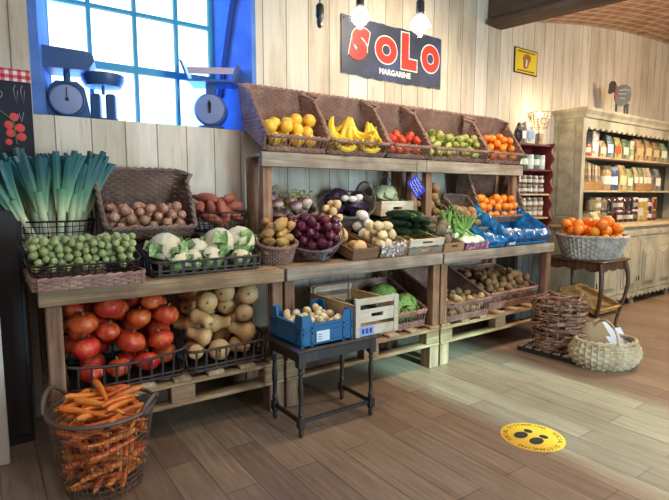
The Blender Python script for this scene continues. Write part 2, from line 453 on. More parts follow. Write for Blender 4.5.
for i in range(25): plate.append((W_*i/24, g.uniform(-.006, .012)-.012*math.sin(i/24*PI)))
for i in range(25): plate.append((W_*(1-i/24), Hh+g.uniform(-.006, .004)))
obj('plate', MB().prism(plate, -.004, .004), NAVY, t, smooth=False)
def fitted(name, ch, box, off, shear, depth, mat, y, label):
    me = letters(ch, 1, depth, off, shear); xs = [v.co.x for v in me.vertices]; ys = [v.co.y for v in me.vertices]; a, b, c, d = min(xs), max(xs), min(ys), max(ys); x0, x1, z0, z1 = box
    for v in me.vertices: v.co.x = x0+(v.co.x-a)/(b-a)*(x1-x0); v.co.y = z0+(v.co.y-c)/(d-c)*(z1-z0)
    me.materials.append(mat); o = bpy.data.objects.new(name, me); COL.objects.link(o); o.parent = t; o.location = (0, y, 0); o.rotation_euler = (PI/2, 0, 0); o['label'] = label
for (ch, x0, x1, z0, z1, sh) in (('S', .062, .313, .111, .409, .22), ('O', .359, .631, .130, .384, 0), ('L', .669, .884, .112, .456, 0), ('O', .925, 1.183, .127, .399, 0)):
    fitted('letter_outline', ch, (x0, x1, z0, z1), .11, sh, .001, CREAM, -.006, 'cream outline'); fitted('letter', ch, (x0+.011, x1-.011, z0+.011, z1-.011), .08, sh, .001, RED, -.0085, 'red letter')
text('lettering', 'MARGARINE', .066, CREAM, t, (.605, -.006, .066), off=.003, label='small cream lettering', spacing=1.05)
for q in ((.02,.02),(1.18,.03),(.02,.45),(1.18,.45)): obj('screw', MB().lathe([(.009,0),(.009,.004),(.004,.006)], 8, xf((q[0], -.004, q[1]), tilt=PI/2)), RUST, t)
YEL = plain('yellow_sheet', '#e8c92c', .45); BLK = plain('black_ink', '#1c1a18', .6); BRN = speck('horse_brown', ['#8a4a22', '#b0713a'], 12, .6)
t = thing('yellow_sign', 'small yellow sign with brown animal head and black border on the wall', 'sign', (4.955, WY-.008, 2.765))
obj('border', MB().box(0, .435, -.003, .006, 0, .275), BLK, t); obj('panel', MB().box(.014, .421, -.006, -.003, .012, .263), YEL, t)
hd = [(.16,.07),(.21,.055),(.25,.075),(.262,.12),(.29,.15),(.30,.19),(.27,.215),(.22,.222),(.17,.205),(.15,.165),(.165,.13)]
obj('animal_head', MB().prism(hd, -.009, -.006), BRN, t); obj('blaze', MB().prism([(.20,.08),(.225,.08),(.232,.15),(.205,.17)], -.011, -.009), CREAM, t)
for z in (.232, .026):
    lb = MB().box(.05, .385, -.0075, -.006, z, z+.004)
    for k in range(9): x = .06+k*.036; lb.box(x, x+.024, -.0068, -.0055, z+.001, z+.016)
    obj('lettering', lb, BLK, t, smooth=False)
# painted chalkboard poster at the far left
GING = NT('gingham'); v = GING.coord((1,1,1)); ck = []
sp = GING.node('ShaderNodeSeparateXYZ'); GING.link(v, sp.inputs[0])
for ax in ('X', 'Z'):
    mu = GING.node('ShaderNodeMath', operation='MULTIPLY'); mu.inputs[1].default_value = 24; GING.link(sp.outputs[ax], mu.inputs[0])
    fr_ = GING.node('ShaderNodeMath', operation='FRACT'); GING.link(mu.outputs[0], fr_.inputs[0])
    gt = GING.node('ShaderNodeMath', operation='GREATER_THAN'); gt.inputs[1].default_value = .5; GING.link(fr_.outputs[0], gt.inputs[0]); ck.append(gt.outputs[0])
ad = GING.node('ShaderNodeMath', operation='ADD'); GING.link(ck[0], ad.inputs[0]); GING.link(ck[1], ad.inputs[1])
hf_ = GING.node('ShaderNodeMath', operation='MULTIPLY'); hf_.inputs[1].default_value = .5; GING.link(ad.outputs[0], hf_.inputs[0])
GING = GING.fin(GING.ramp(hf_.outputs[0], [(0, '#e6dcd8'), (.5, '#d06a6c'), (1, '#b5202c')]), .8)
SLATE = speck('slate_board', ['#1c1d26', '#262834'], 5, .8); CHALK = plain('chalk', '#8f93a0', .9); TOM = speck('tomato_red', ['#c22a24', '#e0473a'], 3, .35)
GRN = plain('leaf_green', '#4d7a3c', .5)
t = thing('chalkboard_poster', 'dark vegetable poster with red tomatoes and a gingham top on the wall', 'poster', (.0, WY-.012, 1.43))
obj('board', MB().box(-.25, .295, 0, .01, 0, .63), SLATE, t); obj('gingham_strip', MB().box(-.25, .295, -.004, 0, .63, .70), GING, t, label='red and white gingham strip')
for (x, z, r) in ((.20,.425,.024),(.172,.377,.024),(.226,.364,.025),(.179,.332,.024),(.231,.312,.025),(.166,.279,.018),(.10,.34,.025),(.05,.37,.025),(.09,.28,.022),(.03,.30,.024)):
    q = obj('tomato_picture', MB().lathe([(r,0),(r*.95,.003),(.3*r,.004)], 16, xf((x, 0, z), tilt=PI/2)), TOM, t, label='painted red tomato')
st = MB().tube([(.08,-.004,.47),(.14,-.004,.45),(.195,-.004,.40),(.20,-.004,.33),(.205,-.004,.27)], .004, 5); obj('stem_picture', st, GRN, t, label='painted green stem')
dr = MB()
for cx in (.205, .24): obj('chalk_drawing', MB().tube([(cx+.01,-.003,.61),(cx,-.003,.58),(cx+.012,-.003,.50),(cx+.02,-.003,.58)], .003, 4), CHALK, t)
for dp in ([(.225,-.003,.45),(.237,-.003,.40),(.25,-.003,.46)], [(.1+.05*math.cos(a),-.003,.55+.03*math.sin(a)) for a in np.linspace(0, 6.2, 14)], [(.24+.035*math.cos(a),-.003,.12+.03*math.sin(a)) for a in np.linspace(0, 6.2, 14)]): obj('chalk_drawing', MB().tube(dp, .003, 4), CHALK, t)

# pale leaning board at the left edge
tag(obj('pale_board', MB().bevbox(-.12, .05, 3.0, 3.045, .002, 1.24, .005), speck('cream_paint', ['#cfc6b4', '#ddd6c6'], 6, .6)), 'cream painted board standing on the floor at the far left', 'board')
t = thing('dark_cupboard', 'tall dark cupboard side standing behind the left end of the bench', 'cupboard', (-.62, 3.22, 0)); DKW = wood('dark_cupboard_wood', ['#1f1b19', '#2c2623', '#3a322d'], 'Z', .6)
obj('body', MB().bevbox(0, .80, 0, .31, 0, 1.36, .006), DKW, t)
for x in (.04, .42): obj('door', MB().bevbox(x, x+.36, -.018, -.001, .06, 1.32, .004), DKW, t)
# round yellow floor sticker
STK = plain('sticker_yellow', '#dca62a', .5)
t = thing('floor_sticker', 'round yellow distancing sticker with two black shoe prints on the floor', 'sticker', (2.545, 1.60, .0005), R(0))
RS = .178
obj('disc', MB().lathe([(RS,0),(RS,.0012),(RS-.002,.0015)], 48), STK, t)
def sole(x, y, a):
    M = xf((x, y, .0015), a); mb = MB()
    mb.lathe([(1,0),(1,.0006)], 20, M @ Matrix.Diagonal((.05,.034,1,1))); mb.lathe([(1,0),(1,.0006)], 16, M @ Matrix.Translation((.078,0,0)) @ Matrix.Diagonal((.022,.026,1,1))); return mb
da = R(3)
obj('shoe_print', sole(-.038, .050, da), BLK, t); obj('shoe_print', sole(-.028, -.045, da), BLK, t)
lm = MB()
for k, ch in enumerate('SOCIAL DISTANCING  SOCIAL DISTANCING  '):
    if ch == ' ':
        if lm.v: obj('lettering', lm, BLK, t, smooth=False)
        lm = MB(); continue
    a = -R(20)-2*PI*k/38; me = letters(ch, .036, .0003, .0)
    lm.add([v.co.copy() for v in me.vertices], [tuple(p.vertices) for p in me.polygons], xf((.148*math.cos(a), .148*math.sin(a), .0018), a-PI/2))
# ================================================================== PALLET BENCH
W_X = wood('pallet_wood_along', ['#664c38', '#9c7f5e', '#c4ab86'], 'X'); W_Y = wood('pallet_wood_across', ['#755c44', '#a98f6c', '#cdb795'], 'Y')
W_Z = wood('pallet_wood_upright', ['#5a3f2e', '#8e6c50', '#b0906c'], 'Z'); W_GREY = wood('greyed_plank', ['#655c52', '#958a7b', '#bfb4a3'], 'X')
BZ = .935                 # bench top
def bench_section(x0, x1, yl, yr, zl, label):
    """a raised pallet below, posts, and a table top of boards behind a front rail"""
    L = x1-x0; a = math.atan2(yr-yl, L)
    # pallet
    t = thing('raised_pallet', 'raised pallet of pale boards under the ' + label, 'pallet', (x0, yl, 0), a, 'pallets under the bench')
    for k in range(7):
        x = .01+k*(L-.12)/6; obj('deck_board', MB().bevbox(x, x+.1, 0, .74, .325, .347, .003), W_Y, t)
    for y in (.0, .33, .65): obj('stringer_board', MB().bevbox(0, L-.01, y, y+.09, .303, .325, .003), W_X, t)
    for y in (.0, .33, .65): obj('bottom_board', MB().bevbox(0, L-.01, y, y+.09, .183, .205, .003), W_X, t)
    for x in (.0, L/2-.07, L-.15):
        for y in (.0, .33, .65): obj('block', MB().bevbox(x, x+.14, y+.003, y+.09, .205, .303, .004), W_X, t)
    for x in (.0, L-.11):
        for y in (.0, .62): obj('foot_block', MB().bevbox(x, x+.1, y+.003, y+.11, 0, .183, .004), W_Z, t)
    # table
    t = thing('bench_table', 'rough wooden ' + label, 'bench', (x0, yl, 0), a, 'produce bench sections')
    for x in (.0, L-.08):
        for y in (.012, .65): obj('post', MB().bevbox(x, x+.072, y, y+.07, .3475, BZ-.022, .004), W_Z, t)
    obj('front_rail', MB().bevbox(-.03 if x0 < .3 else 0, L-.008, -.018, .011, BZ-.085, BZ, .004), W_X if x0 < 1.5 else W_GREY, t)
    obj('back_rail', MB().bevbox(0, L-.008, .722, .744, BZ-.085, BZ-.0, .004), W_X, t)
    for k in range(6):
        y = .014+k*.119; obj('top_board', MB().bevbox(0, L-.008, y, y+.108, BZ-.021, BZ, .003), W_X, t)
bench_section(.235, 1.565, 2.80, 2.765, 0, 'bench section at the left over the pumpkins')
bench_section(1.575, 3.005, 2.765, 2.75, 0, 'bench section in the middle behind the small table')
bench_section(3.015, 4.585, 2.75, 2.75, 0, 'bench section at the right over the potatoes')
# upper shelf
USZ = 1.70
t = thing('upper_shelf', 'grey plank upper shelf on posts carrying five tilted wicker bins', 'shelf', (1.605, 3.13, 0))
for (a, b) in ((0, 1.595), (1.60, 2.995)): obj('front_rail', MB().bevbox(a, b, 0, .025, USZ-.105, USZ, .005), W_GREY, t)
for k in range(2): obj('shelf_board', MB().bevbox(0.02, 2.995, .03+k*.128, .03+k*.128+.12, USZ-.03, USZ-.006, .003), W_GREY, t)
for x in (.02, 1.445, 1.625, 2.87):
    obj('post', MB().bevbox(x, x+.075, .03, .09, BZ+.001, USZ-.03, .004), W_Z, t); obj('post', MB().bevbox(x, x+.075, .24, .30, BZ+.001, USZ-.03, .004), W_Z, t)
# ================================================================== SMALL TABLE
DARKW = wood('dark_turned_wood', ['#1d1613', '#2f2521', '#463832'], 'Z', .45)
t = thing('side_table', 'small dark table with turned legs holding a blue crate and a white crate', 'table', (1.40, 2.33, 0))
TX, TY, TZ = .60, .39, .535
obj('tabletop', MB().bevbox(-.01, TX+.01, -.01, TY+.01, TZ-.022, TZ, .006), DARKW, t); obj('apron', MB().box(.02, TX-.02, .02, .036, TZ-.085, TZ-.022).box(.02, TX-.02, TY-.036, TY-.02, TZ-.085, TZ-.022).box(.02, .036, .036, TY-.036, TZ-.085, TZ-.022).box(TX-.036, TX-.02, .036, TY-.036, TZ-.085, TZ-.022), DARKW, t)
prof = [(.008,0),(.013,.01),(.016,.03),(.012,.045),(.02,.055),(.02,.06),(.021,.12),(.013,.128),(.02,.14),(.0125,.155),(.012,.2),(.0165,.26),(.0175,.30),(.012,.36),(.011,.37),(.018,.385),(.011,.40),(.019,.415),(.019,.42)]
for x in (.04, TX-.04):
    for y in (.04, TY-.04):
        lg = MB().lathe(prof, 12, xf((x, y, 0))).box(x-.0225, x+.0225, y-.0225, y+.0225, .42, TZ-.0225); lg.box(x-.019, x+.019, y-.019, y+.019, .062, .118); obj('leg', lg, DARKW, t)
for (a, b, c, d) in ((.059, TX-.059, .033, .047), (.033, .047, .059, TY-.059), (TX-.047, TX-.033, .059, TY-.059)): obj('stretcher', MB().box(a, b, c, d, .08, .104), DARKW, t)
# ================================================================== CRATES
BLUEP = plain('blue_crate_plastic', '#0f5f8c', .38); PAPER = plain('paper_label', '#dfe3e8', .7); INKB = plain('ink_blue', '#2a3a78', .6)
t = thing('blue_crate', 'blue plastic crate of small pale potatoes on the small dark table', 'crate', (1.435, 2.345, TZ+.001))
cw, cd, ch = .355, .365, .185
b = MB(); b.box(0, cw, 0, cd, 0, .01)
def cutside(x0, x1, ylo, yhi, horiz):
    # side panel with raised corner posts and a dipped middle
    L = x1-x0; p = [(x0, .0), (x1, .0), (x1, ch), (x1-.06, ch), (x1-.075, ch-.055), (x0+.075, ch-.055), (x0+.06, ch), (x0, ch)]
    M = None if horiz else Matrix(((0,1,0,0),(1,0,0,0),(0,0,1,0),(0,0,0,1)))
    b.prism(p, ylo, yhi, M)
cutside(0, cw, 0, .008, True); cutside(0, cw, cd-.008, cd, True); cutside(.008, cd-.008, 0, .008, False); cutside(.008, cd-.008, cw-.008, cw, False)
obj('shell', b, BLUEP, t, smooth=False)
rb = MB()
for z in (.012, .075, .105): rb.box(-.006, cw+.006, -.006, 0, z, z+.012).box(-.006, 0, 0, cd, z, z+.012).box(cw, cw+.006, 0, cd, z, z+.012)
for x in (0, .06, cw-.072, cw-.012): rb.box(x, x+.012, -.006, 0, 0, ch-.055 if .03 < x < cw-.05 else ch)
for y in (.0, .06, cd-.072, cd-.012): rb.box(-.006, 0, y, y+.012, 0, ch-.06)
obj('rib', rb, BLUEP, t, smooth=False)
lip = MB().box(.075, cw-.075, -.009, .012, ch-.061, ch-.052).box(-.009, .012, .075, cd-.075, ch-.061, ch-.052); obj('lip', lip, BLUEP, t)
obj('label_card', MB().box(.095, .185, -.0085, -.0065, .025, .088), PAPER, t, label='white paper label'); tx = MB()
for k in range(3): tx.box(.105, .13, -.0092, -.0085, .066-k*.014, .070-k*.014)
obj('label_print', tx, INKB, t)
WCR = wood('white_crate_wood', ['#b9ab93', '#d6cab2', '#e8dfcb'], 'X', .75, .06); WCRY = wood('white_crate_wood_long', ['#a58a62', '#c2a678', '#d2b98c'], 'Y', .75, .05)
def slot_board(mb, x0, x1, y0, y1, z0, z1, sx0, sx1, sz0, sz1):
    mb.box(x0, sx0, y0, y1, z0, z1).box(sx1, x1, y0, y1, z0, z1).box(sx0, sx1, y0, y1, z0, sz0).box(sx0, sx1, y0, y1, sz1, z1)
def wood_crate(label, loc, w, d, h, slats, rotz=0, tilt=0, handle=True, mats=None, group=None, bottom=True):
    """slatted crate; slats = [(z0, z1)] on the end panels, the long sides get one solid board"""
    m1, m2 = mats or (WCR, WCRY); t = thing('wooden_crate', label, 'crate', loc, rotz, group, tilt); q = .012
    for y in (0, d-q):
        for i, (a, b_) in enumerate(slats):
            mb = MB(); hs = handle and i == len(slats)//2
            if hs: slot_board(mb, .0, w, y, y+q, a, b_, w*.36, w*.64, (a+b_)/2-.011, (a+b_)/2+.013)
            else: mb.bevbox(.0, w, y, y+q, a, b_, .002)
            obj('end_slat', mb, m1, t, smooth=False)
    for x in (.0, w-q): obj('side_board', MB().box(x, x+q, q, d-q, .01, h*.84), m2, t)
    for x in (q, w-q-.02):
        for y in (q, d-q-.02): obj('corner_post', MB().box(x, x+.02, y, y+.02, .008, h), m1, t)
    if bottom: obj('base', MB().box(.0, w, q, d-q, 0, .008), m2, t)
    return t
t = wood_crate('white slatted crate of dark green marrows on the small table beside the blue crate', (1.812, 2.34, TZ+.001), .345, .51, .235, [(.0, .062), (.085, .165), (.195, .235)])
for x in (.0, .345-.035):
    obj('upright', MB().box(x, x+.035, -.004, 0, 0, .235), WCR, t)
obj('label_card', MB().box(.03, .14, -.006, -.004, .005, .062), plain('blue_label', '#8fa3d8', .6), t, label='pale blue label'); tx = MB()
for k in range(3): tx.box(.045+k*.03, .065+k*.03, -.007, -.006, .018, .05)
obj('label_print', tx, INKB, t)
# ================================================================== RED SHELF, CABINET
MARO = wood('red_brown_paint', ['#4f1c1a', '#6d2824', '#7f3530'], 'X', .5); SHELFW = wood('shelf_cream', ['#a0886c', '#b89f80', '#cdb696'], 'X', .6)
t = thing('narrow_shelf', 'narrow red-brown shelf unit with jars standing between the bins and dresser', 'shelf', (4.74, 3.28, 0))
SL = (1.96, 1.685, 1.415, 1.15)
for z in SL: obj('shelf_board', MB().bevbox(.02, .60, 0, .25, z-.022, z, .003), MARO if z > 1.6 else SHELFW, t)
up = [(0, .2)]
for k in range(30): up.append((.028+.02*math.sin(k*1.05), .2+1.78*k/29))
up += [(0, 2.0), (-.06, 2.0), (-.06, .2)]
obj('side_panel', MB().box(.0, .02, 0, .25, 1.0, 1.975), MARO, t)
sc_ = MB(); pl = [(.02*math.sin(k*.9)-.012, 1.0+.975*k/40) for k in range(41)]+[(.255, 1.975), (.255, 1.0)]
sc_.prism(pl, .60, .62, Matrix(((0,1,0,0),(1,0,0,0),(0,0,1,0),(0,0,0,1)))); obj('side_panel', sc_, MARO, t); obj('back_panel', MB().box(.02, .60, .245, .255, 1.0, 1.97), MARO, t)
GREYC = wood('grey_cupboard', ['#3f4143', '#55585a', '#6a6c6c'], 'Z', .7)
bc = MB().bevbox(-.02, .66, -.02, .258, 0, .999, .004)
obj('base_cupboard', bc, GREYC, t, label='dark grey boarded base')
for k in range(6): obj('base_board', MB().bevbox(-.01+k*.11, .09+k*.11, -.034, -.021, .03, .97, .003), GREYC, t)
PAINT = speck('aged_cream_paint', ['#7f7966', '#a19982', '#b4ac94'], 5, .55, (1,1,.4)); PAINTD = speck('aged_cream_paint_worn', ['#746d5a', '#938b75', '#a8a08a'], 7, .6)
CX0, CX1, CYF, CYH, CT = 5.82, 9.0, 2.95, 3.20, 1.035
t = thing('dresser', 'large cream painted dresser with open shelves, scalloped top and panelled doors', 'cabinet', (CX0, CYF, 0)); Y1 = WY-CYF-.004; YH = CYH-CYF; L = CX1-CX0
YZ = Matrix(((0,1,0,0),(1,0,0,0),(0,0,1,0),(0,0,0,1)))
TOPZ = 2.36
obj('side_panel', MB().box(0, .03, YH, Y1, CT, TOPZ), PAINT, t); obj('side_panel', MB().box(L-.03, L, YH, Y1, CT, TOPZ), PAINT, t)
sp_ = MB()
for (a, b_, c, d) in ((YH, YH+.06, CT, TOPZ), (Y1-.05, Y1, CT, TOPZ), (YH+.06, Y1-.05, CT, CT+.09), (YH+.06, Y1-.05, TOPZ-.1, TOPZ)): sp_.box(-.012, 0, a, b_, c, d)
sp_.bevbox(-.008, 0, YH+.08, Y1-.07, CT+.12, TOPZ-.13, .004); obj('side_frame', sp_, PAINTD, t)
obj('back_board', MB().box(.03, L-.03, Y1-.015, Y1, CT, TOPZ), speck('dark_back_board', ['#3a3428', '#57503f'], 4, .8, (8,1,1)), t, label='dark back board')
for z in (1.87, 1.46): obj('shelf_board', MB().bevbox(.03, L-.03, YH+.01, Y1-.015, z-.026, z, .004), SHELFW, t)
obj('stile', MB().bevbox(-.006, .07, YH-.02, YH+.01, CT, TOPZ, .004), PAINT, t); obj('stile', MB().bevbox(L-.07, L, YH-.02, YH+.01, CT, TOPZ, .004), PAINT, t)
va = [(.07, TOPZ), (.07, 2.13)]; n = 22; xa, xb = .07, L-.07
va.append((xa+.03, 2.18))
for i in range(n):
    for k in range(6): x = xa+.05+(xb-xa-.1)*(i+k/6)/n; va.append((x, 2.205-.035*math.sin(PI*k/6)))
va += [(xb-.03, 2.18), (xb, 2.13), (xb, TOPZ)]
vm = MB()
for i in range(len(va)-3):
    a, b_ = va[1+i], va[2+i]; vm.prism([(a[0], a[1]), (b_[0], b_[1]), (b_[0], TOPZ), (a[0], TOPZ)], YH-.018, YH+.006)
obj('scalloped_valance', vm, PAINT, t, smooth=False)
cp = [(0, TOPZ-.06), (-.02, TOPZ-.055), (-.03, TOPZ-.02), (-.045, TOPZ), (-.06, TOPZ+.02), (-.06, TOPZ+.05), (0.02, TOPZ+.05)]
cn = MB()
for i in range(len(cp)-1):
    (a, za), (b_, zb) = cp[i], cp[i+1]
    cn.add([(a, YH-.02+a, za), (L-a, YH-.02+a, za), (L-b_, YH-.02+b_, zb), (b_, YH-.02+b_, zb)], [(0,1,2,3)]); cn.add([(a, Y1, za), (a, YH-.02+a, za), (b_, YH-.02+b_, zb), (b_, Y1, zb)], [(0,1,2,3)])
cn.box(-.058, L+.02, YH-.078, Y1, TOPZ+.045, TOPZ+.052); obj('cornice', cn, PAINT, t, smooth=False)
obj('countertop', MB().bevbox(-.03, L+.02, -.03, Y1, CT-.035, CT, .008), speck('counter_wood', ['#a8916e', '#c4ae89'], 4, .5, (1,8,1)), t)
obj('carcass', MB().box(0, L, .02, Y1, .12, CT-.035), PAINT, t)
fm = MB(); nb = 3; bw = L/nb
for i in range(nb+1): fm.box(max(0, i*bw-.03), min(L, i*bw+.03), .0, .02, .12, CT-.035)
fm.box(0, L, .002, .02, CT-.07, CT-.035).box(0, L, .002, .02, .84, .875).box(0, L, .002, .02, .12, .165); obj('face_frame', fm, PAINT, t)
IRON = plain('dark_iron', '#2a2723', .5, .6)
for i in range(nb):
    x0, x1 = i*bw+.035, (i+1)*bw-.035; xm = (x0+x1)/2
    dr_ = obj('drawer', MB().bevbox(x0, x1, -.006, .018, .88, CT-.073, .004).bevbox(x0+.05, x1-.05, -.012, -.004, .895, CT-.088, .004), PAINT, t)
    obj('knob', MB().lathe([(.006,0),(.006,.012),(.014,.018),(.012,.028),(.004,.03)], 10, xf((xm, -.012, .925), tilt=PI/2)), PAINTD, dr_)
    for (a, b_, hs) in ((x0, xm-.004, 1), (xm+.004, x1, 0)):
        d_ = obj('door', MB().bevbox(a, b_, -.004, .018, .17, .835, .004), PAINT, t)
        c = (a+b_)/2; h_ = (b_-a)/2-.07
        def arch(s, zt): return [(c-h_+s, .25+s), (c+h_-s, .25+s), (c+h_-s, zt-s), (c+h_*.55, zt+.01-s), (c, zt+.075-s), (c-h_*.55, zt+.01-s), (c-h_+s, zt-s)]
        obj('raised_panel', MB().prism(arch(0, .68), -.016, -.004).prism(arch(.035, .68), -.034, -.016), PAINT, d_, smooth=False)
        obj('hinge', MB().box(a-.002 if hs else b_-.004, a+.004 if hs else b_+.002, -.01, .0, .3, .36), IRON, d_)
ap = MB(); n = 26
for i in range(n):
    for k in range(4):
        xa_, xb_ = L*(i+k/4)/n, L*(i+(k+1)/4)/n; za, zb = .085+.03*abs(math.sin(PI*k/4)), .085+.03*abs(math.sin(PI*(k+1)/4)); ap.prism([(xa_, za), (xb_, zb), (xb_, .14), (xa_, .14)], -.006, .016)
obj('scalloped_apron', ap, PAINT, t, smooth=False)
for x in (.02, L/3-.04, 2*L/3-.04, L-.1):
    for y in (.03, Y1-.1): obj('foot', MB().lathe([(.03,0),(.036,.02),(.026,.05),(.035,.08),(.04,.12)], 12, xf((x+.04, y+.035, 0))), PAINTD, t)
# sheep shaped chalk sign on the dresser
SHEEP = speck('grey_chalk_sheep', ['#5a5a58', '#73736f'], 7, .8); DK = plain('dark_face', '#2d2926', .7); WCH = plain('white_chalk', '#d8d8d4', .9)
t = thing('sheep_sign', 'flat grey sheep shaped sign with white writing standing on the dresser', 'sign', (6.66, 3.36, TOPZ+.053), R(-38)); t.scale = (.74, 1, 1.08)
body = [(.17,.13),(.25,.11),(.34,.13),(.395,.18),(.41,.25),(.39,.32),(.33,.355),(.25,.36),(.18,.34),(.13,.29),(.125,.2)]
obj('body', MB().prism(body, -.008, .008), SHEEP, t); obj('head', MB().prism([(.02,.27),(.05,.25),(.09,.27),(.14,.27),(.15,.36),(.12,.40),(.06,.40),(.03,.37),(.025,.31)], -.007, .007), DK, t)
for x in (.155, .3, .345): obj('leg', MB().prism([(x,0),(x+.028,0),(x+.034,.14),(x-.004,.14)], -.006, .006), DK, t)
obj('foot_plate', MB().box(.1, .42, -.04, .04, -.0, .006), DK, t); obj('ribbon', MB().prism([(.125,.2),(.15,.19),(.165,.34),(.14,.36)], -.011, .011), plain('red_ribbon', '#a8202a', .6), t, label='red ribbon')
g = random.Random(4)
for k, (a, b_) in enumerate(((.2,.37),(.19,.32),(.21,.3))): obj('lettering', MB().tube([(a+(b_-a)*i/14, -.009, .3-k*.05+g.uniform(-.008,.008)) for i in range(15)], .004, 4), WCH, t)
# ================================================================== STOOL TABLE at the right
OAK = wood('brown_stool_wood', ['#38231a', '#583a28', '#74523a'], 'Z', .4)
SX0, SY0, SWD, SDP, SZ = 4.93, 2.44, .53, .58, .75
t = thing('plant_table', 'brown side table with curved legs under the basket of oranges', 'table', (SX0, SY0, 0))
obj('tabletop', MB().bevbox(-.02, SWD+.02, -.02, SDP+.02, SZ-.022, SZ, .007), OAK, t)
apm = MB()
def apr(L, tf):
    for i in range(16):
        a, b_ = i/16, (i+1)/16; f = lambda q: SZ-.085-.03*abs(math.sin(3*PI*q)); apm.prism([(L*a, f(a)), (L*b_, f(b_)), (L*b_, SZ-.022), (L*a, SZ-.022)], 0, .014, tf)
apr(SWD, xf((0, .01, 0))); apr(SWD, xf((0, SDP-.024, 0))); apr(SDP, xf((.024, 0, 0), PI/2)); apr(SDP, xf((SWD-.01, 0, 0), PI/2)); obj('apron', apm, OAK, t, smooth=False)
for (x, y, sx, sy) in ((.02,.02,-1,-1),(SWD-.02,.02,1,-1),(.02,SDP-.02,-1,1),(SWD-.02,SDP-.02,1,1)):
    pth = []; rr = []
    for k in range(12):
        q = k/11; o = .035*math.sin(q*PI*1.5)*(1-q*.35)-(.02*q*q); z = (SZ-.022)*(1-q); pth.append((x+sx*o, y+sy*o, z)); rr.append(.024-.010*q+(.006 if k == 11 else 0))
    obj('leg', MB().tube(pth, rr, 10), OAK, t)
obj('lower_shelf', MB().bevbox(.03, SWD-.03, .03, SDP-.03, .17, .186, .004), OAK, t)
# ================================================================== PENDANT BULBS
CORD = plain('black_cord', '#151413', .5); BULB = NT('lit_bulb'); e = BULB.node('ShaderNodeEmission'); e.inputs['Color'].default_value = (1, .86, .62, 1); e.inputs['Strength'].default_value = 16
BULB.link(e.outputs[0], BULB.n['Material Output'].inputs['Surface']); BULB = BULB.m
BULBOFF = plain('dark_bulb', '#3b3a38', .15)
GLASS = NT('clear_bulb_glass'); tr = GLASS.node('ShaderNodeBsdfTransparent'); gy = GLASS.node('ShaderNodeBsdfGlossy'); gy.inputs['Roughness'].default_value = .05; mxs = GLASS.node('ShaderNodeMixShader'); mxs.inputs[0].default_value = .07
GLASS.link(tr.outputs[0], mxs.inputs[1]); GLASS.link(gy.outputs[0], mxs.inputs[2]); GLASS.link(mxs.outputs[0], GLASS.n['Material Output'].inputs['Surface']); GLASS = GLASS.m
for (x, y, z, lit, lab) in ((1.507, 2.26, 2.27, 0, 'small dark unlit bulb on a black cord, leftmost of the hanging lamps'), (1.679, 2.141, 2.33, 1, 'lit globe bulb on a black cord in front of the sign\'s first letter'), (1.931, 1.957, 2.29, 1, 'lit globe bulb on a black cord near the sign\'s last letter')):
    t = thing('pendant_lamp', lab, 'lamp', (x, y, 3.45), 0, 'hanging bulbs'); d = z-3.45
    obj('cord', MB().tube([(0, 0, -.02), (0, 0, d+.1)], .0035, 6), CORD, t); obj('ceiling_rose', MB().lathe([(.045,-.03),(.05,-.01),(.05,0)], 16), CORD, t)
    obj('socket', MB().lathe([(.012,d+.115),(.021,d+.105),(.022,d+.055),(.019,d+.045)], 14), CORD, t)
    if lit:
        gl = obj('globe', MB().sphere(.062, 22, 14, c=(0, 0, d-.012)).lathe([(.018,d+.04),(.019,d+.05)], 12), GLASS, t, label='clear glass globe')
        obj('filament', MB().sphere(.046, 16, 10, c=(0, 0, d-.008)), BULB, gl, label='glowing filament core')
    else: obj('bulb', MB().lathe([(.016,d+.05),(.018,d+.02),(.012,d-.0),(.002,d-.008)], 12), BULBOFF, t)
# wire basket lamp on the narrow shelf
t = thing('basket_lamp', 'small lit lamp under a wire shade on top of the narrow shelf', 'lamp', (5.30, 3.42, 1.961))
obj('base', MB().lathe([(.05,0),(.05,.015),(.014,.025),(.012,.24),(.02,.25)], 16), plain('cream_base', '#d9cdb6', .6), t)
pts = oval_pts(.085, .085, 16); sh = stakes(pts, lambda k: .17, lambda z, k: .12*z/.17*.4, .003); hp = hoops(pts, (.0, .06, .12, .17), lambda z, k: .12*z/.17*.4, .0028)
sh.add(hp.v, hp.f); so = obj('wire_shade', sh, plain('brass_wire', '#7a6a48', .4, .7), t); so.location = (0, 0, .20)
obj('bulb', MB().sphere(.032, 16, 10, c=(0, 0, .35)), BULB, t)
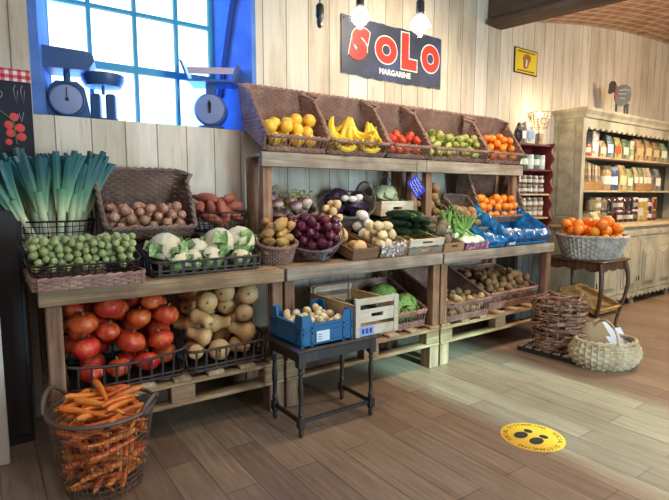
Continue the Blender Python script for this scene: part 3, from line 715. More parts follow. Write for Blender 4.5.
# ================================================================== SCALES on the sill
SCB = speck('dark_scale_enamel', ['#27486e', '#33598a'], 6, .4); DIAL = plain('dial_face', '#8d99ba', .4); STEEL = plain('scale_steel', '#5b74a0', .35, .3)  # blue haze from the window is tinted into the scale colours
def scale(label, loc, rz, kind):
    t = thing('kitchen_scale', label, 'scale', loc, rz, 'old scales on the window sill')
    if kind == 'b': t.scale = (.86, .86, .95)
    if kind == 'c': t.scale = (1.12, 1.0, 1.14)
    if kind == 'a':
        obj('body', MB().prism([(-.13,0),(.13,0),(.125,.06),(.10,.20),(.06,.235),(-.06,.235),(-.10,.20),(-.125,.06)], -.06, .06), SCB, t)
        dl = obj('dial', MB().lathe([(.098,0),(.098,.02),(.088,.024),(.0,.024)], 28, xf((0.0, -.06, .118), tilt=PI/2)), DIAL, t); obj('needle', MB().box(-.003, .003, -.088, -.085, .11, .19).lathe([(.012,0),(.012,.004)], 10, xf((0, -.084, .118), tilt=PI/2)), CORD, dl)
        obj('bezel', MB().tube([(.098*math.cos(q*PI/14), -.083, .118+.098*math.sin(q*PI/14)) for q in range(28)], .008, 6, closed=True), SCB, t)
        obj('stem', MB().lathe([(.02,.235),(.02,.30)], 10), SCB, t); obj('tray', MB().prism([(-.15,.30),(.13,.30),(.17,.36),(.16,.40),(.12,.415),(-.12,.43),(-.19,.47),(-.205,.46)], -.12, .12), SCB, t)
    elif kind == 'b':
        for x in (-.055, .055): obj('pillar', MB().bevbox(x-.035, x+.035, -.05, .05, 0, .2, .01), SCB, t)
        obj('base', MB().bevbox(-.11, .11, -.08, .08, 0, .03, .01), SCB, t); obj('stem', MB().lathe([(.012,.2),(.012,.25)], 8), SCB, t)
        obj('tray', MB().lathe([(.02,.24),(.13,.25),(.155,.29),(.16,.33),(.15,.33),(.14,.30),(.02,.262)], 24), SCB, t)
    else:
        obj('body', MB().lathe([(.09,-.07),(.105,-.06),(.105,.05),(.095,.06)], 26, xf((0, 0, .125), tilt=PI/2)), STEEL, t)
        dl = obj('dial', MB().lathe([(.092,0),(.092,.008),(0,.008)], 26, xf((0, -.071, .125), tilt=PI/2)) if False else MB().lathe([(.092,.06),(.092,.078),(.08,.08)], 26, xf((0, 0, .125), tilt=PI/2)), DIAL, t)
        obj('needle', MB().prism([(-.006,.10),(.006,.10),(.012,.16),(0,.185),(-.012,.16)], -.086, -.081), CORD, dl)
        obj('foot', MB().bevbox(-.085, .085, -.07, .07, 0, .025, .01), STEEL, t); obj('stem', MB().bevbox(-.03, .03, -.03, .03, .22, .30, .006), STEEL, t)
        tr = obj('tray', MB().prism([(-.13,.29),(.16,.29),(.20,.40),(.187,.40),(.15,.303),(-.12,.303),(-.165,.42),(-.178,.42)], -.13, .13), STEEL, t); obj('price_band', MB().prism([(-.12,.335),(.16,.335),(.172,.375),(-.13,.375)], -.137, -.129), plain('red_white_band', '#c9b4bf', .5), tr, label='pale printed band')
# positions chosen on the sill
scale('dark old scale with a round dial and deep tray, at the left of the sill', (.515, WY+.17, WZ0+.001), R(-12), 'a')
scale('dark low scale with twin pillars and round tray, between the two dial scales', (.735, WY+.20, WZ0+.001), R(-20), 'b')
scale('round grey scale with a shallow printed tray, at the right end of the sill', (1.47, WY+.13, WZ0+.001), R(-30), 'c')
# ================================================================== BASKETS
WICK = speck('brown_wicker', ['#6e5245', '#866657', '#9c7c6a'], 9, .6, val=.1); WICKD = speck('dark_wicker', ['#5a443a', '#705a4e', '#87705f'], 9, .6, val=.08)
WICKR = speck('reddish_wicker', ['#7c5848', '#967060', '#ae8876'], 9, .6, val=.08)
WICKW = speck('grey_white_wicker', ['#8a8172', '#a89e8e', '#c8bfb0'], 9, .6); WICKY = speck('pale_split_wicker', ['#94815f', '#b8a682', '#d4c6a6'], 7, .6); WICKH = speck('honey_wicker', ['#8a6236', '#b08548', '#cba45e'], 9, .6)
WIRE = plain('dark_wire', '#2b2826', .45, .6); WIREG = plain('grey_wire', '#6e6a66', .4, .5); SLAT = wood('black_brown_slat', ['#221b16', '#382d25', '#4e4136'], 'Z', .55); TWIG = speck('brown_twig', ['#54382a', '#7e5c46', '#a88468'], 14, .75, bump=.2, val=.25)
def bin_basket(label, loc, w, d, h0, h1, tilt, mat=None, rotz=0, slot=True, flare=.10, lean=.0, row=.0165, n=56, group=None, name='wicker_bin', slotz=(.28, .80), roll=0):
    mat = mat or WICK; t = thing(name, label, 'basket', loc, rotz, group, tilt, roll)
    pts = rect_pts(w, d, n, .025)
    hf = lambda k: h0+(h1-h0)*max(0, min(1, (pts[k % n][1]-.02)/(d-.04)))
    def out(z, k):
        y = pts[k % n][1]; return flare*z+(lean*z if y > d-.03 else 0)
    front = lambda k: pts[k % n][1] < .004 and .02 < pts[k % n][0] < w-.02
    sk = (lambda k, z: front(k) and slotz[0]*h0 < z < slotz[1]*h0) if slot else None
    obj('woven_wall', weave(pts, hf, out, row, .0052, sk), mat, t); obj('stakes', stakes(pts, hf, out, .0042), mat, t)
    obj('rim', rim(pts, hf, out, .011, 6, 1), mat, t); obj('base', floorpanel(pts), mat, t); return t
def xbin(t, w): return t.matrix_basis.copy()
def frame(loc, rotz=0): return xf(loc, rotz)
def wire_basket(label, loc, pts, hf, out, mat=None, r=.0022, hoopn=5, rr=.005, step=1, rotz=0, tilt=0, roll=0, handles=(), name='wire_basket', group=None, cross=True):
    mat = mat or WIRE; t = thing(name, label, 'basket', loc, rotz, group, tilt, roll); N = len(pts)
    mb = stakes(pts, hf, out, r, step); hm = min(hf(k) for k in range(N))
    for i in range(hoopn): q = hoops(pts, [hm*i/hoopn+.004], out, r*1.1); mb.add(q.v, q.f)
    if cross:
        xs = [p[0] for p in pts]; ys = [p[1] for p in pts]
        for k in range(0, N//2, max(1, N//16)):
            a, b = pts[k], pts[(N-k) % N] if abs(pts[k][0]-pts[(N-k) % N][0]) < .02 else pts[(k+N//2) % N]
            mb.tube([(a[0], a[1], .004), (b[0], b[1], .004)], r, 4)
    obj('wire_mesh', mb, mat, t); obj('rim', rim(pts, hf, out, rr), mat, t)
    for pth in handles: obj('handle', MB().tube(pth, rr*1.1, 6), mat, t)
    return t
def arc(p0, p1, hgt, n=12, tilt=(0, 0)):
    p0, p1 = Vector(p0), Vector(p1); return [p0.lerp(p1, i/n)+Vector((tilt[0], tilt[1], 1))*hgt*math.sin(PI*i/n)**.6 for i in range(n+1)]
# ------------------------------------------------------------------ produce prototypes
def blob(fn, nu=14, nv=10, r=1): return MB().sphere(r, nu, nv, fn)
def nz(d, s, a, seed=0): return a*noise.noise(d*s+Vector((seed*3.1, seed*1.7, seed*.9)))
SK_PUMP = speck('pumpkin_skin', ['#a82e1c', '#cc4426', '#e07a3c'], 1.4, .38, (1,1,1), hue=.010, val=.16); STEMM = speck('dry_stem', ['#6d5a35', '#94804f'], 12, .8)
def pumpkin(seed):
    def f(d, ph):
        rho = math.sqrt(max(0, 1-d.z*d.z)); rib = 1-.045*(abs(math.cos(ph*5+seed))**6)*rho
        z = d.z*.80-.16*math.exp(-(rho/.3)**2)*(1 if d.z > 0 else -1)*1.0; q = 1+nz(d, 1.5, .05, seed)
        return Vector((d.x*rib*q, d.y*rib*q, z*q))
    return [('pumpkin', blob(f, 40, 14).mesh('pumpkin', SK_PUMP)), ('stem', MB().tube([(0,0,.58),(.03,.02,.78),(.12,.05,.92)], [.13,.08,.09], 7).mesh('stem', STEMM))]
PUMP = [Proto('red_pumpkin', pumpkin(i)) for i in range(3)]
SK_BUT = speck('butternut_skin', ['#b98a50', '#d2a66c', '#e4c290'], 2.5, .5, (5,5,5), hue=.006, val=.14)
def butternut(seed, neck=.62, bend=.1):
    prof = [(.01,-1.0),(.3,-.98),(.62,-.86),(.84,-.6),(.9,-.3),(.82,0),(.68,.28),(neck*.98,.55),(neck*.93,.95),(neck*.95,1.3),(neck*.85,1.52),(neck*.5,1.64),(.02,1.66)]
    mb = MB().lathe(prof, 18, cap=False); mb.v = [(x+bend*(z if z > 0 else 0)**2, y, z*.9) for x, y, z in mb.v]
    M = Matrix.Rotation(PI/2, 4, 'Y'); mb.v = [tuple(M @ Vector(p)) for p in mb.v]
    s_ = MB().tube([(1.47,0,-bend*2.5),(1.62,0,-bend*2.9)], [.17,.14], 7); return [('butternut_squash', mb.mesh('butternut', SK_BUT)), ('stem', s_.mesh('stem', STEMM)), ('blossom_scar', MB().sphere(.12, 10, 6, c=(-.87,0,0)).mesh('scar', STEMM))]
BUT = [Proto('butternut_squash', butternut(0)), Proto('butternut_squash', butternut(1, .55, -.14)), Proto('butternut_squash', butternut(2, .68, .05))]
def simple(name, mat, fn, nu=14, nv=10, n=1, extra=None):
    return [Proto(name, [(name, blob(lambda d, ph, k=k: fn(d, ph, k), nu, nv).mesh(name, mat))]+(extra(k) if extra else [])) for k in range(n)]
SK_CAR = speck('carrot_skin', ['#c25418', '#e07428', '#ee9648'], 3, .45, (4,12,12), hue=.01, val=.15)
def carrot(seed):
    g = random.Random(seed); n = 9; p = []; r = []
    for i in range(n):
        q = i/(n-1); p.append((-1+2*q, .08*math.sin(q*3+seed), .06*math.sin(q*4+seed*2))); r.append((.155-.105*q)*(1+.05*g.uniform(-1, 1))*(.45 if i == 0 else (.25 if i == n-1 else 1)))
    return [('carrot', MB().tube(p, r, 9).mesh('carrot', SK_CAR)), ('crown', MB().tube([(-.98,0,0),(-1.07,0,.01)], [.06,.05], 6).mesh('crown', speck('carrot_crown', ['#5e5a2c', '#8a7a40'], 9, .8)))]
CAR = [Proto('carrot', carrot(i)) for i in range(4)]
SK_SPR = speck('sprout_leaf', ['#6d7a40', '#98a161', '#c2c792'], 1.6, .5, (1.5,1.5,1.2), hue=.012, val=.2)
SPR = simple('brussels_sprout', SK_SPR, lambda d, ph, k: Vector((d.x, d.y, d.z*1.08))*(1+.05*math.sin(ph*3+d.z*4+k)+nz(d, 2, .06, k)), 12, 8, 3)
SK_ON = speck('brown_onion_skin', ['#7a4e38', '#a8795a', '#d6b896'], 1.6, .35, (3,3,.5), hue=.012, val=.2)
def onionf(d, ph, k): return Vector((d.x, d.y, d.z*.92+(.32*max(0, d.z-.86)/.14 if d.z > .86 else 0)-(.1*max(0, -d.z-.9)/.1 if d.z < -.9 else 0)))*(1+nz(d, 1.4, .04, k))
ONI = simple('onion', SK_ON, onionf, 14, 12, 2)
SK_RON = speck('red_onion_skin', ['#330c18', '#541a2b', '#783146'], 2, .22, (3,3,.5), hue=.01, val=.25)
RON = simple('red_onion', SK_RON, onionf, 14, 12, 2)
SK_YON = speck('pale_onion_skin', ['#b9935a', '#d2b27c', '#e2cba0'], 2, .4, (3,3,.5), val=.12)
YON = simple('pale_onion', SK_YON, onionf, 12, 10, 2)
SK_SWP = speck('sweet_potato_skin', ['#7a3a2c', '#a1553f', '#bb7258'], 3, .65, (3,8,8), bump=.3, val=.2)
SWP = simple('sweet_potato', SK_SWP, lambda d, ph, k: Vector((d.x*2.6, d.y*(1-.25*d.x), d.z*(1-.2*d.x)+.25*d.x*d.x))*(1+nz(d, 1.8, .16, k)), 14, 12, 3)
SK_TUB = speck('tan_tuber_skin', ['#8a6230', '#b58a4c', '#cfa86a'], 4, .7, (4,7,7), bump=.3, val=.15)
TUB = simple('tan_tuber', SK_TUB, lambda d, ph, k: Vector((d.x*2.2, d.y*(1-.42*d.x), d.z*(1-.42*d.x)))*(1+nz(d, 2.2, .2, k)), 14, 12, 3)
SK_POT = speck('potato_skin', ['#8f7448', '#b39665', '#cbb283'], 4, .7, (5,5,5), bump=.2, val=.18); SK_POTL = speck('pale_potato_skin', ['#b79c68', '#d4bd8c', '#e5d3aa'], 4, .6, (5,5,5), val=.12); SK_POTB = speck('brown_potato_skin', ['#735030', '#98724a', '#b89062'], 5, .8, (5,5,5), bump=.3, val=.18)
potf = lambda d, ph, k: Vector((d.x*1.25, d.y, d.z*.88))*(1+nz(d, 1.3, .13, k))
POT = simple('potato', SK_POT, potf, 12, 9, 3); POTL = simple('potato', SK_POTL, potf, 12, 9, 3); POTB = simple('potato', SK_POTB, potf, 12, 9, 3)
SK_CEL = speck('earthy_beet_skin', ['#4d4038', '#71614f', '#8d7d6a'], 6, .85, (5,5,5), bump=.5, val=.15)
CELR = simple('earthy_beet', SK_CEL, lambda d, ph, k: d*(1+nz(d, 2.5, .14, k)+(.35*max(0, -d.z-.93)/.07 if d.z < -.93 else 0)), 14, 12, 2)
SK_OR = speck('orange_peel', ['#d4640c', '#ee8418', '#f79a2c'], 60, .4, (4,4,4), bump=.15, bdist=.002, hue=.008, val=.1)
orf = lambda d, ph, k: Vector((d.x, d.y, d.z*.95-.07*math.exp(-((1-d.z)/.02))))
ORA = simple('orange', SK_OR, orf, 16, 12, 1, lambda k: [('stem_button', MB().sphere(.07, 8, 5, c=(0,0,.885)).mesh('button', STEMM))])
MAN = simple('mandarin', SK_OR, lambda d, ph, k: Vector((d.x, d.y, d.z*.82-.07*math.exp(-((1-d.z)/.02)))), 14, 10, 1)
SK_QUI = speck('yellow_fruit_skin', ['#d69a1c', '#e9b732', '#f2cf5a'], 2, .4, (3,3,3), hue=.008, val=.1)
QUI = simple('yellow_quince', SK_QUI, lambda d, ph, k: Vector((d.x, d.y, d.z*1.12*(1 if d.z < 0 else 1.12)))*(1+nz(d, 1.4, .1, k))*(1-.12*max(0, d.z)), 16, 12, 2, lambda k: [('stem', MB().tube([(0,0,1.05),(.03,0,1.2)], [.06,.05], 6).mesh('stem', STEMM))])
SK_APP = speck('apple_skin', ['#a3201c', '#cf3c28', '#e58a44'], 2, .28, (2,2,.8), hue=.015, val=.18)
APP = simple('apple', SK_APP, lambda d, ph, k: Vector((d.x*(1+.08*d.z), d.y*(1+.08*d.z), d.z*.88-.2*math.exp(-((1-d.z)/.08))+.12*math.exp(-((1+d.z)/.05)))), 16, 12, 1, lambda k: [('stem', MB().tube([(0,0,.62),(.05,.02,.98)], [.03,.035], 5).mesh('stem', STEMM))])
SK_PEA = speck('pear_skin', ['#7a8236', '#a3a450', '#c0b870'], 4, .45, (3,3,3), hue=.012, val=.15)
def pearm(k):
    prof = [(.02,-1.0),(.5,-.95),(.85,-.65),(.95,-.3),(.85,.1),(.6,.5),(.42,.9),(.3,1.2),(.15,1.36),(.02,1.38)]
    mb = MB().lathe(prof, 14, cap=False); mb.v = [tuple(Matrix.Rotation(PI/2, 4, 'Y') @ Vector((x+(.12*k)*max(0, z)**2, y, z))) for x, y, z in mb.v]
    return [('pear', mb.mesh('pear', SK_PEA)), ('stem', MB().tube([(1.34,0,-.2*k),(1.68,.02,-.3*k)], [.05,.06], 5).mesh('stem', STEMM))]
PEA = [Proto('pear', pearm(k)) for k in range(2)]
SK_BAN = speck('banana_skin', ['#d2a91e', '#e8c63a', '#efd760'], 4, .45, (3,3,3), val=.08); SK_BANT = speck('banana_tip', ['#6a6420', '#9a9a3c'], 4, .6)
def banana_mesh():
    p = []; r = []; n = 11
    for i in range(n):
        a = -1.0+2.0*i/(n-1); p.append((.11*math.sin(a), 0, .11*(1-math.cos(a))-.0)); r.append(.019*(.4 if i in (0, n-1) else (.8 if i in (1, n-2) else 1)))
    return MB().tube(p, r, 6).mesh('banana', SK_BAN)
BANM = banana_mesh()
def bananas(loc, rz, n, label, where, tilt=0):
    t = thing('banana_bunch', label, 'bananas', loc, rz, 'banana bunches in the tilted bin', tilt); t.scale = (1.3, 1.3, 1.3) if tilt else (1, 1, 1)
    for i in range(n):
        q = (i-(n-1)/2); b = bpy.data.objects.new('banana', BANM); COL.objects.link(b); b.parent = t
        b.matrix_basis = Matrix.Translation((0, .1, .035)) @ Matrix.Rotation(R(q*15), 4, 'Z') @ Matrix.Translation((q*.012, -.095, -.004*q*q)) @ Euler((R(-8), R(q*14), R(90))).to_matrix().to_4x4()
    obj('crown', MB().bevbox(-.035, .035, .085, .115, .03, .06, .01), SK_BANT, t); return t
SK_ZUC = speck('dark_marrow_skin', ['#0e1f12', '#1b3320', '#2d4a2c'], 5, .35, (2,10,10), val=.15)
ZUC = simple('dark_green_marrow', SK_ZUC, lambda d, ph, k: Vector((d.x*4.2, d.y*(1-.1*d.x), d.z))*(1+nz(d, 1.2, .05, k)) if abs(d.x) < .995 else Vector((d.x*4.2, 0, 0)), 12, 20, 2, lambda k: [('stem', MB().tube([(3.9,0,0),(4.9,.1,0)], [.38,.34], 6).mesh('stem', GRN))])
def leafsheet(path, width, curl=.3, n=5, wav=.0, seed=0):
    """leaf along a path with a cupped cross-section"""
    g = random.Random(seed); mb = MB(); path = [Vector(p) for p in path]; m = len(path); vs = []
    for i, p in enumerate(path):
        t = (path[min(i+1, m-1)]-path[max(i-1, 0)]).normalized(); side = t.cross(Vector((0,0,1)))
        if side.length < .1: side = Vector((1,0,0))
        side.normalize(); up = side.cross(t); w = width(i/(m-1))
        for k in range(n): q = -1+2*k/(n-1); vs.append(p+side*w*q+up*(curl*w*q*q+wav*math.sin(i*1.9+k*2.3+seed)*w))
    return mb.add(vs, [(i*n+k, i*n+k+1, (i+1)*n+k+1, (i+1)*n+k) for i in range(m-1) for k in range(n-1)])
CURD = speck('cauliflower_curd', ['#b8a883', '#d9cca6', '#ece3c6'], 24, .7, bump=.5, bdist=.004, val=.06); CLEAF = speck('cauliflower_leaf', ['#4c6e38', '#7a9a56', '#b4c490'], 5, .5, val=.1)
def cauliflower(seed):
    g = random.Random(seed); cs = []
    for i in range(70):
        z = 1-1.5*i/69; a = i*2.39996; rr = math.sqrt(max(0, 1-z*z)); cs.append(Vector((rr*math.cos(a), rr*math.sin(a), z)))
    def f(d, ph):
        m = max(d.dot(c) for c in cs); return d*(.88+.17*max(0, (m-.93)/.07)**.6+nz(d, 7, .04, seed))*(1 if d.z > -.3 else .8)
    parts = [('cauliflower', blob(f, 48, 26).mesh('curd', CURD))]
    for k in range(7):
        a = k*2*PI/7+g.uniform(-.3, .3); top = g.uniform(.15, .95); pth = []
        for i in range(7):
            q = i/6; el = -1.35+q*(1.35+top); rr = 1.03+.10*q*q; pth.append((rr*math.cos(el)*math.cos(a), rr*math.cos(el)*math.sin(a), rr*math.sin(el)))
        parts.append(('leaf', leafsheet(pth, lambda q: .2+.30*math.sin(PI*min(1, q*.85)), .35, 5, .1, k+seed*10).mesh('leaf', CLEAF)))
    return parts
CAU = [Proto('cauliflower', cauliflower(i)) for i in range(3)]
CABL = speck('green_cabbage_leaf', ['#6f9a3e', '#94b85a', '#b9d286'], 3, .45, (3,3,3), val=.08, bump=.15); CABG = speck('grey_green_cabbage', ['#6d8264', '#93a585', '#b4c0a2'], 3, .55, (3,3,3), bump=.15)
CABR = speck('purple_cabbage', ['#1c1220', '#33203a', '#4c3350'], 3, .35, (3,3,3), bump=.1)
def cabbage(mat, seed, name):
    g = random.Random(seed); parts = [(name, blob(lambda d, ph: d*(1+.03*math.sin(ph*3+d.z*5)+nz(d, 1.5, .08, seed)), 22, 14).mesh('head', mat))]
    for k in range(6):
        a = k*PI/3+g.uniform(-.2, .2); pth = []
        for i in range(8): q = i/7; el = -1.4+q*(2.2+g.uniform(0, .3)); rr = 1.03+.03*k/6+.05*q*q; pth.append((rr*math.cos(el)*math.cos(a), rr*math.cos(el)*math.sin(a), rr*math.sin(el)))
        parts.append(('outer_leaf', leafsheet(pth, lambda q: .15+.6*math.sin(PI*(.08+q*.85)), -.25, 6, .06, k+seed).mesh('leaf', mat)))
    return parts
# ------------------------------------------------------------------ leeks
def leekmat(name):
    t = NT(name); v = t.coord((1,1,1)); s = t.node('ShaderNodeSeparateXYZ'); t.link(v, s.inputs[0])
    nz_ = t.noise(t.coord((60,60,1)), 1, 3); ad = t.node('ShaderNodeMath', operation='MULTIPLY_ADD'); ad.inputs[1].default_value = .12; t.link(nz_, ad.inputs[0]); t.link(s.outputs['Z'], ad.inputs[2])
    c = t.ramp(ad.outputs[0], [(.12, '#ece9d6'), (.28, '#cdd8a6'), (.38, '#6a9a78'), (.50, '#336668'), (.75, '#2a5a66')]); return t.fin(t.vary(c, .01, .2), .42)
LEEK = leekmat('leek_green_and_white')
def leek(seed):
    g = random.Random(seed); sh = MB().tube([(0,0,0),(0,0,.015),(0,0,.12),(0,0,.25),(0,0,.34)], [.014,.021,.019,.021,.026], 10).mesh('shank', LEEK)
    lv = MB()
    for k in range(8):
        sd = (-1 if k % 2 else 1); f = (k//2+1)/4; L = g.uniform(.30, .36); pth = []
        for i in range(9):
            q = i/8; pth.append((sd*(.012+f*.085*q**1.3)+.0*q, .018*(k-3.5)/3.5*(.3+q), .22+L*q*(1-.16*f*q*q)))
        fold = g.uniform(-.8, .8); m = len(pth); n = 5; vs = []
        for i, p in enumerate(pth):
            w = .021*(1.2-.3*(i/8)**5)*(1.0 if i else .8)
            for j in range(n): u = -1+2*j/(n-1); vs.append((p[0]+u*w*.75, p[1]+u*w*.65*fold+.012*abs(u), p[2]+g.uniform(-.002, .002)))
        lv.add(vs, [(i*n+j, i*n+j+1, (i+1)*n+j+1, (i+1)*n+j) for i in range(m-1) for j in range(n-1)])
    rt = MB()
    for k in range(9): a = k*.7; rt.tube([(.008*math.cos(a), .008*math.sin(a), 0), (.018*math.cos(a), .018*math.sin(a), -.02)], .0015, 4)
    return [('leek', sh), ('leaf_fan', lv.mesh('leaves', LEEK)), ('root_tuft', rt.mesh('roots', STEMM))]
LEE = [Proto('leek', leek(i)) for i in range(4)]
# fennel
FENB = speck('fennel_bulb', ['#c9d2a4', '#e2e6cc', '#eef0e0'], 4, .4, (6,6,1)); FENG = speck('fennel_green', ['#44742a', '#679840', '#92ba62'], 6, .5)
def fennel(seed):
    g = random.Random(seed); b = blob(lambda d, ph: Vector((d.x*1.0, d.y*.7, d.z*1.05))*(1+.05*math.sin(ph*4)), 18, 12, .052).mesh('bulb', FENB); parts = [('fennel', b)]
    for k in range(4):
        a = -.5+k*.33; L = .15+.03*g.random(); parts.append(('stalk', MB().tube([(.02*a, 0, .03), (.08*a, .01*(k % 2), .09), (.14*a, .02*(k % 2), L)], [.016,.013,.009], 8).mesh('stalk', FENG)))
    fr_ = MB()
    for k in range(26):
        a = g.uniform(-.6, .6); z = g.uniform(.10, .2); x = .9*a*z; y = g.uniform(-.03, .03); v = Vector((g.uniform(-.5, .5)+a, g.uniform(-.8, .8), g.uniform(-.2, .9))).normalized()*.03
        fr_.tube([(x, y, z), Vector((x, y, z))+v*.5+Vector((0,0,.006)), Vector((x, y, z))+v], [.003,.0035,.001], 4)
    parts.append(('fronds', fr_.mesh('fronds', FENG))); return parts
FEN = [Proto('fennel', fennel(i)) for i in range(2)]
# turnip
TURM = NT('turnip_skin'); s_ = TURM.node('ShaderNodeSeparateXYZ'); TURM.link(TURM.coord((1,1,1)), s_.inputs[0]); TURM = TURM.fin(TURM.ramp(s_.outputs['Z'], [(.0, '#c2aea6'), (.15, '#a98288'), (.5, '#6c4656')]), .4)
def turnip(seed):
    g = random.Random(seed); parts = [('turnip', blob(lambda d, ph: Vector((d.x, d.y, d.z*.85-(.5*max(0, -d.z-.93)/.07 if d.z < -.93 else 0))), 16, 12).mesh('turnip', TURM))]
    for k in range(5):
        a = k*1.26; r0 = Vector((math.cos(a), math.sin(a), 0)); pth = [r0*.1+Vector((0,0,.8)), r0*.4+Vector((0,0,1.3)), r0*.9+Vector((0,0,1.6)), r0*1.5+Vector((0,0,1.5))]
        parts.append(('leaf', leafsheet(pth, lambda q: .06+.32*max(0, q-.2), .2, 4, .25, k).mesh('leaf', speck('turnip_leaf', ['#6b6a2c', '#8f9440', '#b3b25c'], 8, .6))))
    return parts
TUR = [Proto('turnip', turnip(i)) for i in range(2)]
# ================================================================== FILLING THE PLACE
def fill(protos, n, r0, r1, region, zf, M, look, where, cat, group, seed, sph=None, long=False, spin='tumble', rows=3, yaw=None, pitch=0, zmax=None, K=30, bias=0):
    g = random.Random(seed); sc = [g.uniform(r0, r1) for _ in range(n)]
    items = [[(o*s, r*s) for o, r in (sph or [(0, 1.0)])] for s in sc]
    res = pack(items, region, zf, seed, K, yaw, pitch, zmax, bias)
    return heap(protos, res, sc, M, look, where, cat, group, seed, spin, rows, long)
def along(a, spread): return lambda g: a+g.uniform(-spread, spread)+(PI if g.random() < .5 else 0)
# --- the five tilted bins on the upper shelf
UT = R(29); UZ = USZ+.012; UY = 3.165
def upper(x0, x1, what): return bin_basket(f'brown wicker bin of {what} on the upper shelf', (x0, UY, UZ), x1-x0, .40, .115, .285, UT, WICK, lean=.32, flare=.06, group=None)
UB = [(1.645, 2.155, 'large yellow fruit, at the left end'), (2.185, 2.755, 'bananas'), (2.785, 3.225, 'red apples'), (3.255, 4.015, 'green pears'), (4.05, 4.575, 'mandarins, at the right end')]
for x0, x1, w_ in UB: upper(x0, x1, w_)
def ufill(i, protos, n, r0, r1, look, where, cat, group, seed, **k):
    x0, x1, _ = UB[i]; return fill(protos, n, r0, r1, Rect(.012, x1-x0-.012, -.01, .33), slope(UT, .012), frame((x0, UY, UZ)), look, where, cat, group, seed, **k)
ufill(0, QUI, 18, .042, .050, 'yellow fruit', 'yellow fruit bin', 'fruit', 'yellow fruit in the upper bin', 11)
ufill(2, APP, 23, .036, .041, 'red apple', 'apple bin', 'apple', 'apples in the upper bin', 13)
ufill(3, PEA, 66, .034, .039, 'green pear', 'pear bin', 'pear', 'pears in the upper bin', 14, sph=[(-.4, .9), (.3, .75), (.95, .4)], long=True, pitch=.3)
ufill(4, MAN, 40, .038, .042, 'orange mandarin', 'mandarin bin', 'mandarin', 'mandarins in the upper bin', 15)
ban = [((.11, .11, .12), 30, 3, 'green-yellow banana bunch at the left of the banana bin'), ((.28, .06, .12), -5, 5, 'large yellow banana bunch in the middle of the banana bin'), ((.46, .05, .10), -40, 3, 'small yellow banana bunch at the right of the banana bin'), ((.15, .02, .015), 75, 4, 'banana bunch low behind the left front stakes of the banana bin'), ((.38, .02, .015), 80, 4, 'banana bunch low behind the right front stakes of the banana bin'), ((.20, .18, .18), 35, 4, 'banana bunch lying behind the large bunch in the banana bin')]
for i_, (p, rz, n, lab) in enumerate(ban): bananas(Vector((2.185, UY, UZ))+Vector(p), R(rz), n, lab, '', R(48) if i_ < 3 else 0)
# --- mid bench, front row
t = thing('wicker_tray', 'flat reddish wicker tray under the sprouts overhanging the bench end', 'tray', (.185, 2.735, BZ+.002)); pts = rect_pts(.515, .46, 56, .02); hf = lambda k: .055; fl = lambda z, k: .06*z
obj('woven_wall', weave(pts, hf, fl, .011, .004), WICKR, t); obj('stakes', stakes(pts, hf, fl, .004), WICKR, t); obj('rim', rim(pts, hf, fl, .009, 6, 1), WICKR, t); obj('base', floorpanel(pts), WICKR, t)
wp = rect_pts(.495, .40, 52, .05); sl = R(15)
wire_basket('dark wire tray heaped with brussels sprouts on the wicker tray', (.18, 2.75, BZ+.066), wp, lambda k: .062+.0*k, lambda z, k: .25*z, r=.0022, hoopn=3, rr=.005, tilt=sl, handles=[arc((-.02, .12, .062), (-.02, .30, .062), .09, tilt=(-.3, 0))])
fill(SPR, 205, .0165, .0215, Rect(-.005, .50, -.005, .38), lambda x, y, r: math.tan(sl)*y+r/math.cos(sl)+.01+.045*math.sin(PI*min(1, max(0, y/.38))), frame((.18, 2.75, BZ+.066)), 'brussels sprout', 'sprout tray', 'sprout', 'brussels sprouts in the wire tray', 21, K=30, bias=.10)
# leeks behind
def riser(x0, x1, y0, y1, z1, label): return tag(obj('riser_box', MB().bevbox(x0, x1, y0, y1, BZ+.001, z1, .006), SLAT), label, 'box')
riser(.17, .56, 3.22, 3.50, 1.05, 'dark box raising the leek basket behind the sprouts')
lp = oval_pts(.19, .15, 32); LKC = (.345, 3.355, 1.052)
wire_basket('dark wire basket of leeks behind the brussels sprouts', LKC, lp, lambda k: .20, lambda z, k: .18*z, hoopn=6, rr=.006, handles=[arc((-.21, .0, .2), (-.12, .12, .2), .1), arc((.21, -.02, .2), (.16, .12, .2), .12, tilt=(.1, 0))])
leeks = []; g = random.Random(5)
LK = [(-.15,-.02,-46,8),(-.15,.05,-38,4),(-.14,-.08,-52,14),(-.11,-.05,-30,10),(-.10,.06,-22,0),(-.08,-.09,-24,14),(-.05,.03,-12,0),(-.03,-.09,-8,9),(.0,.05,0,0),(.03,-.09,3,9),(.05,.01,6,2),(.08,-.07,7,8),(.10,.06,6,0),(.12,-.04,8,6),(.14,.04,10,0),(.06,.10,8,-2),(-.07,.10,-12,-2),(.0,-.03,-2,4),(.15,-.01,12,4)]
for i, (x, y, ax, ay) in enumerate(LK):
    M = Matrix.Translation(Vector(LKC)+Vector((x*.85, y*.9, .025))) @ Euler((R(ay), R(ax), 0)).to_matrix().to_4x4() @ Matrix.Rotation(g.uniform(-.5, .5), 4, 'Z')
    leeks.append(LEE[i % 4].place(M, g.uniform(.98, 1.08)))
PILES.append((leeks, 'leek', 'leek basket', 'leek', 'leeks in the wire basket', 1))
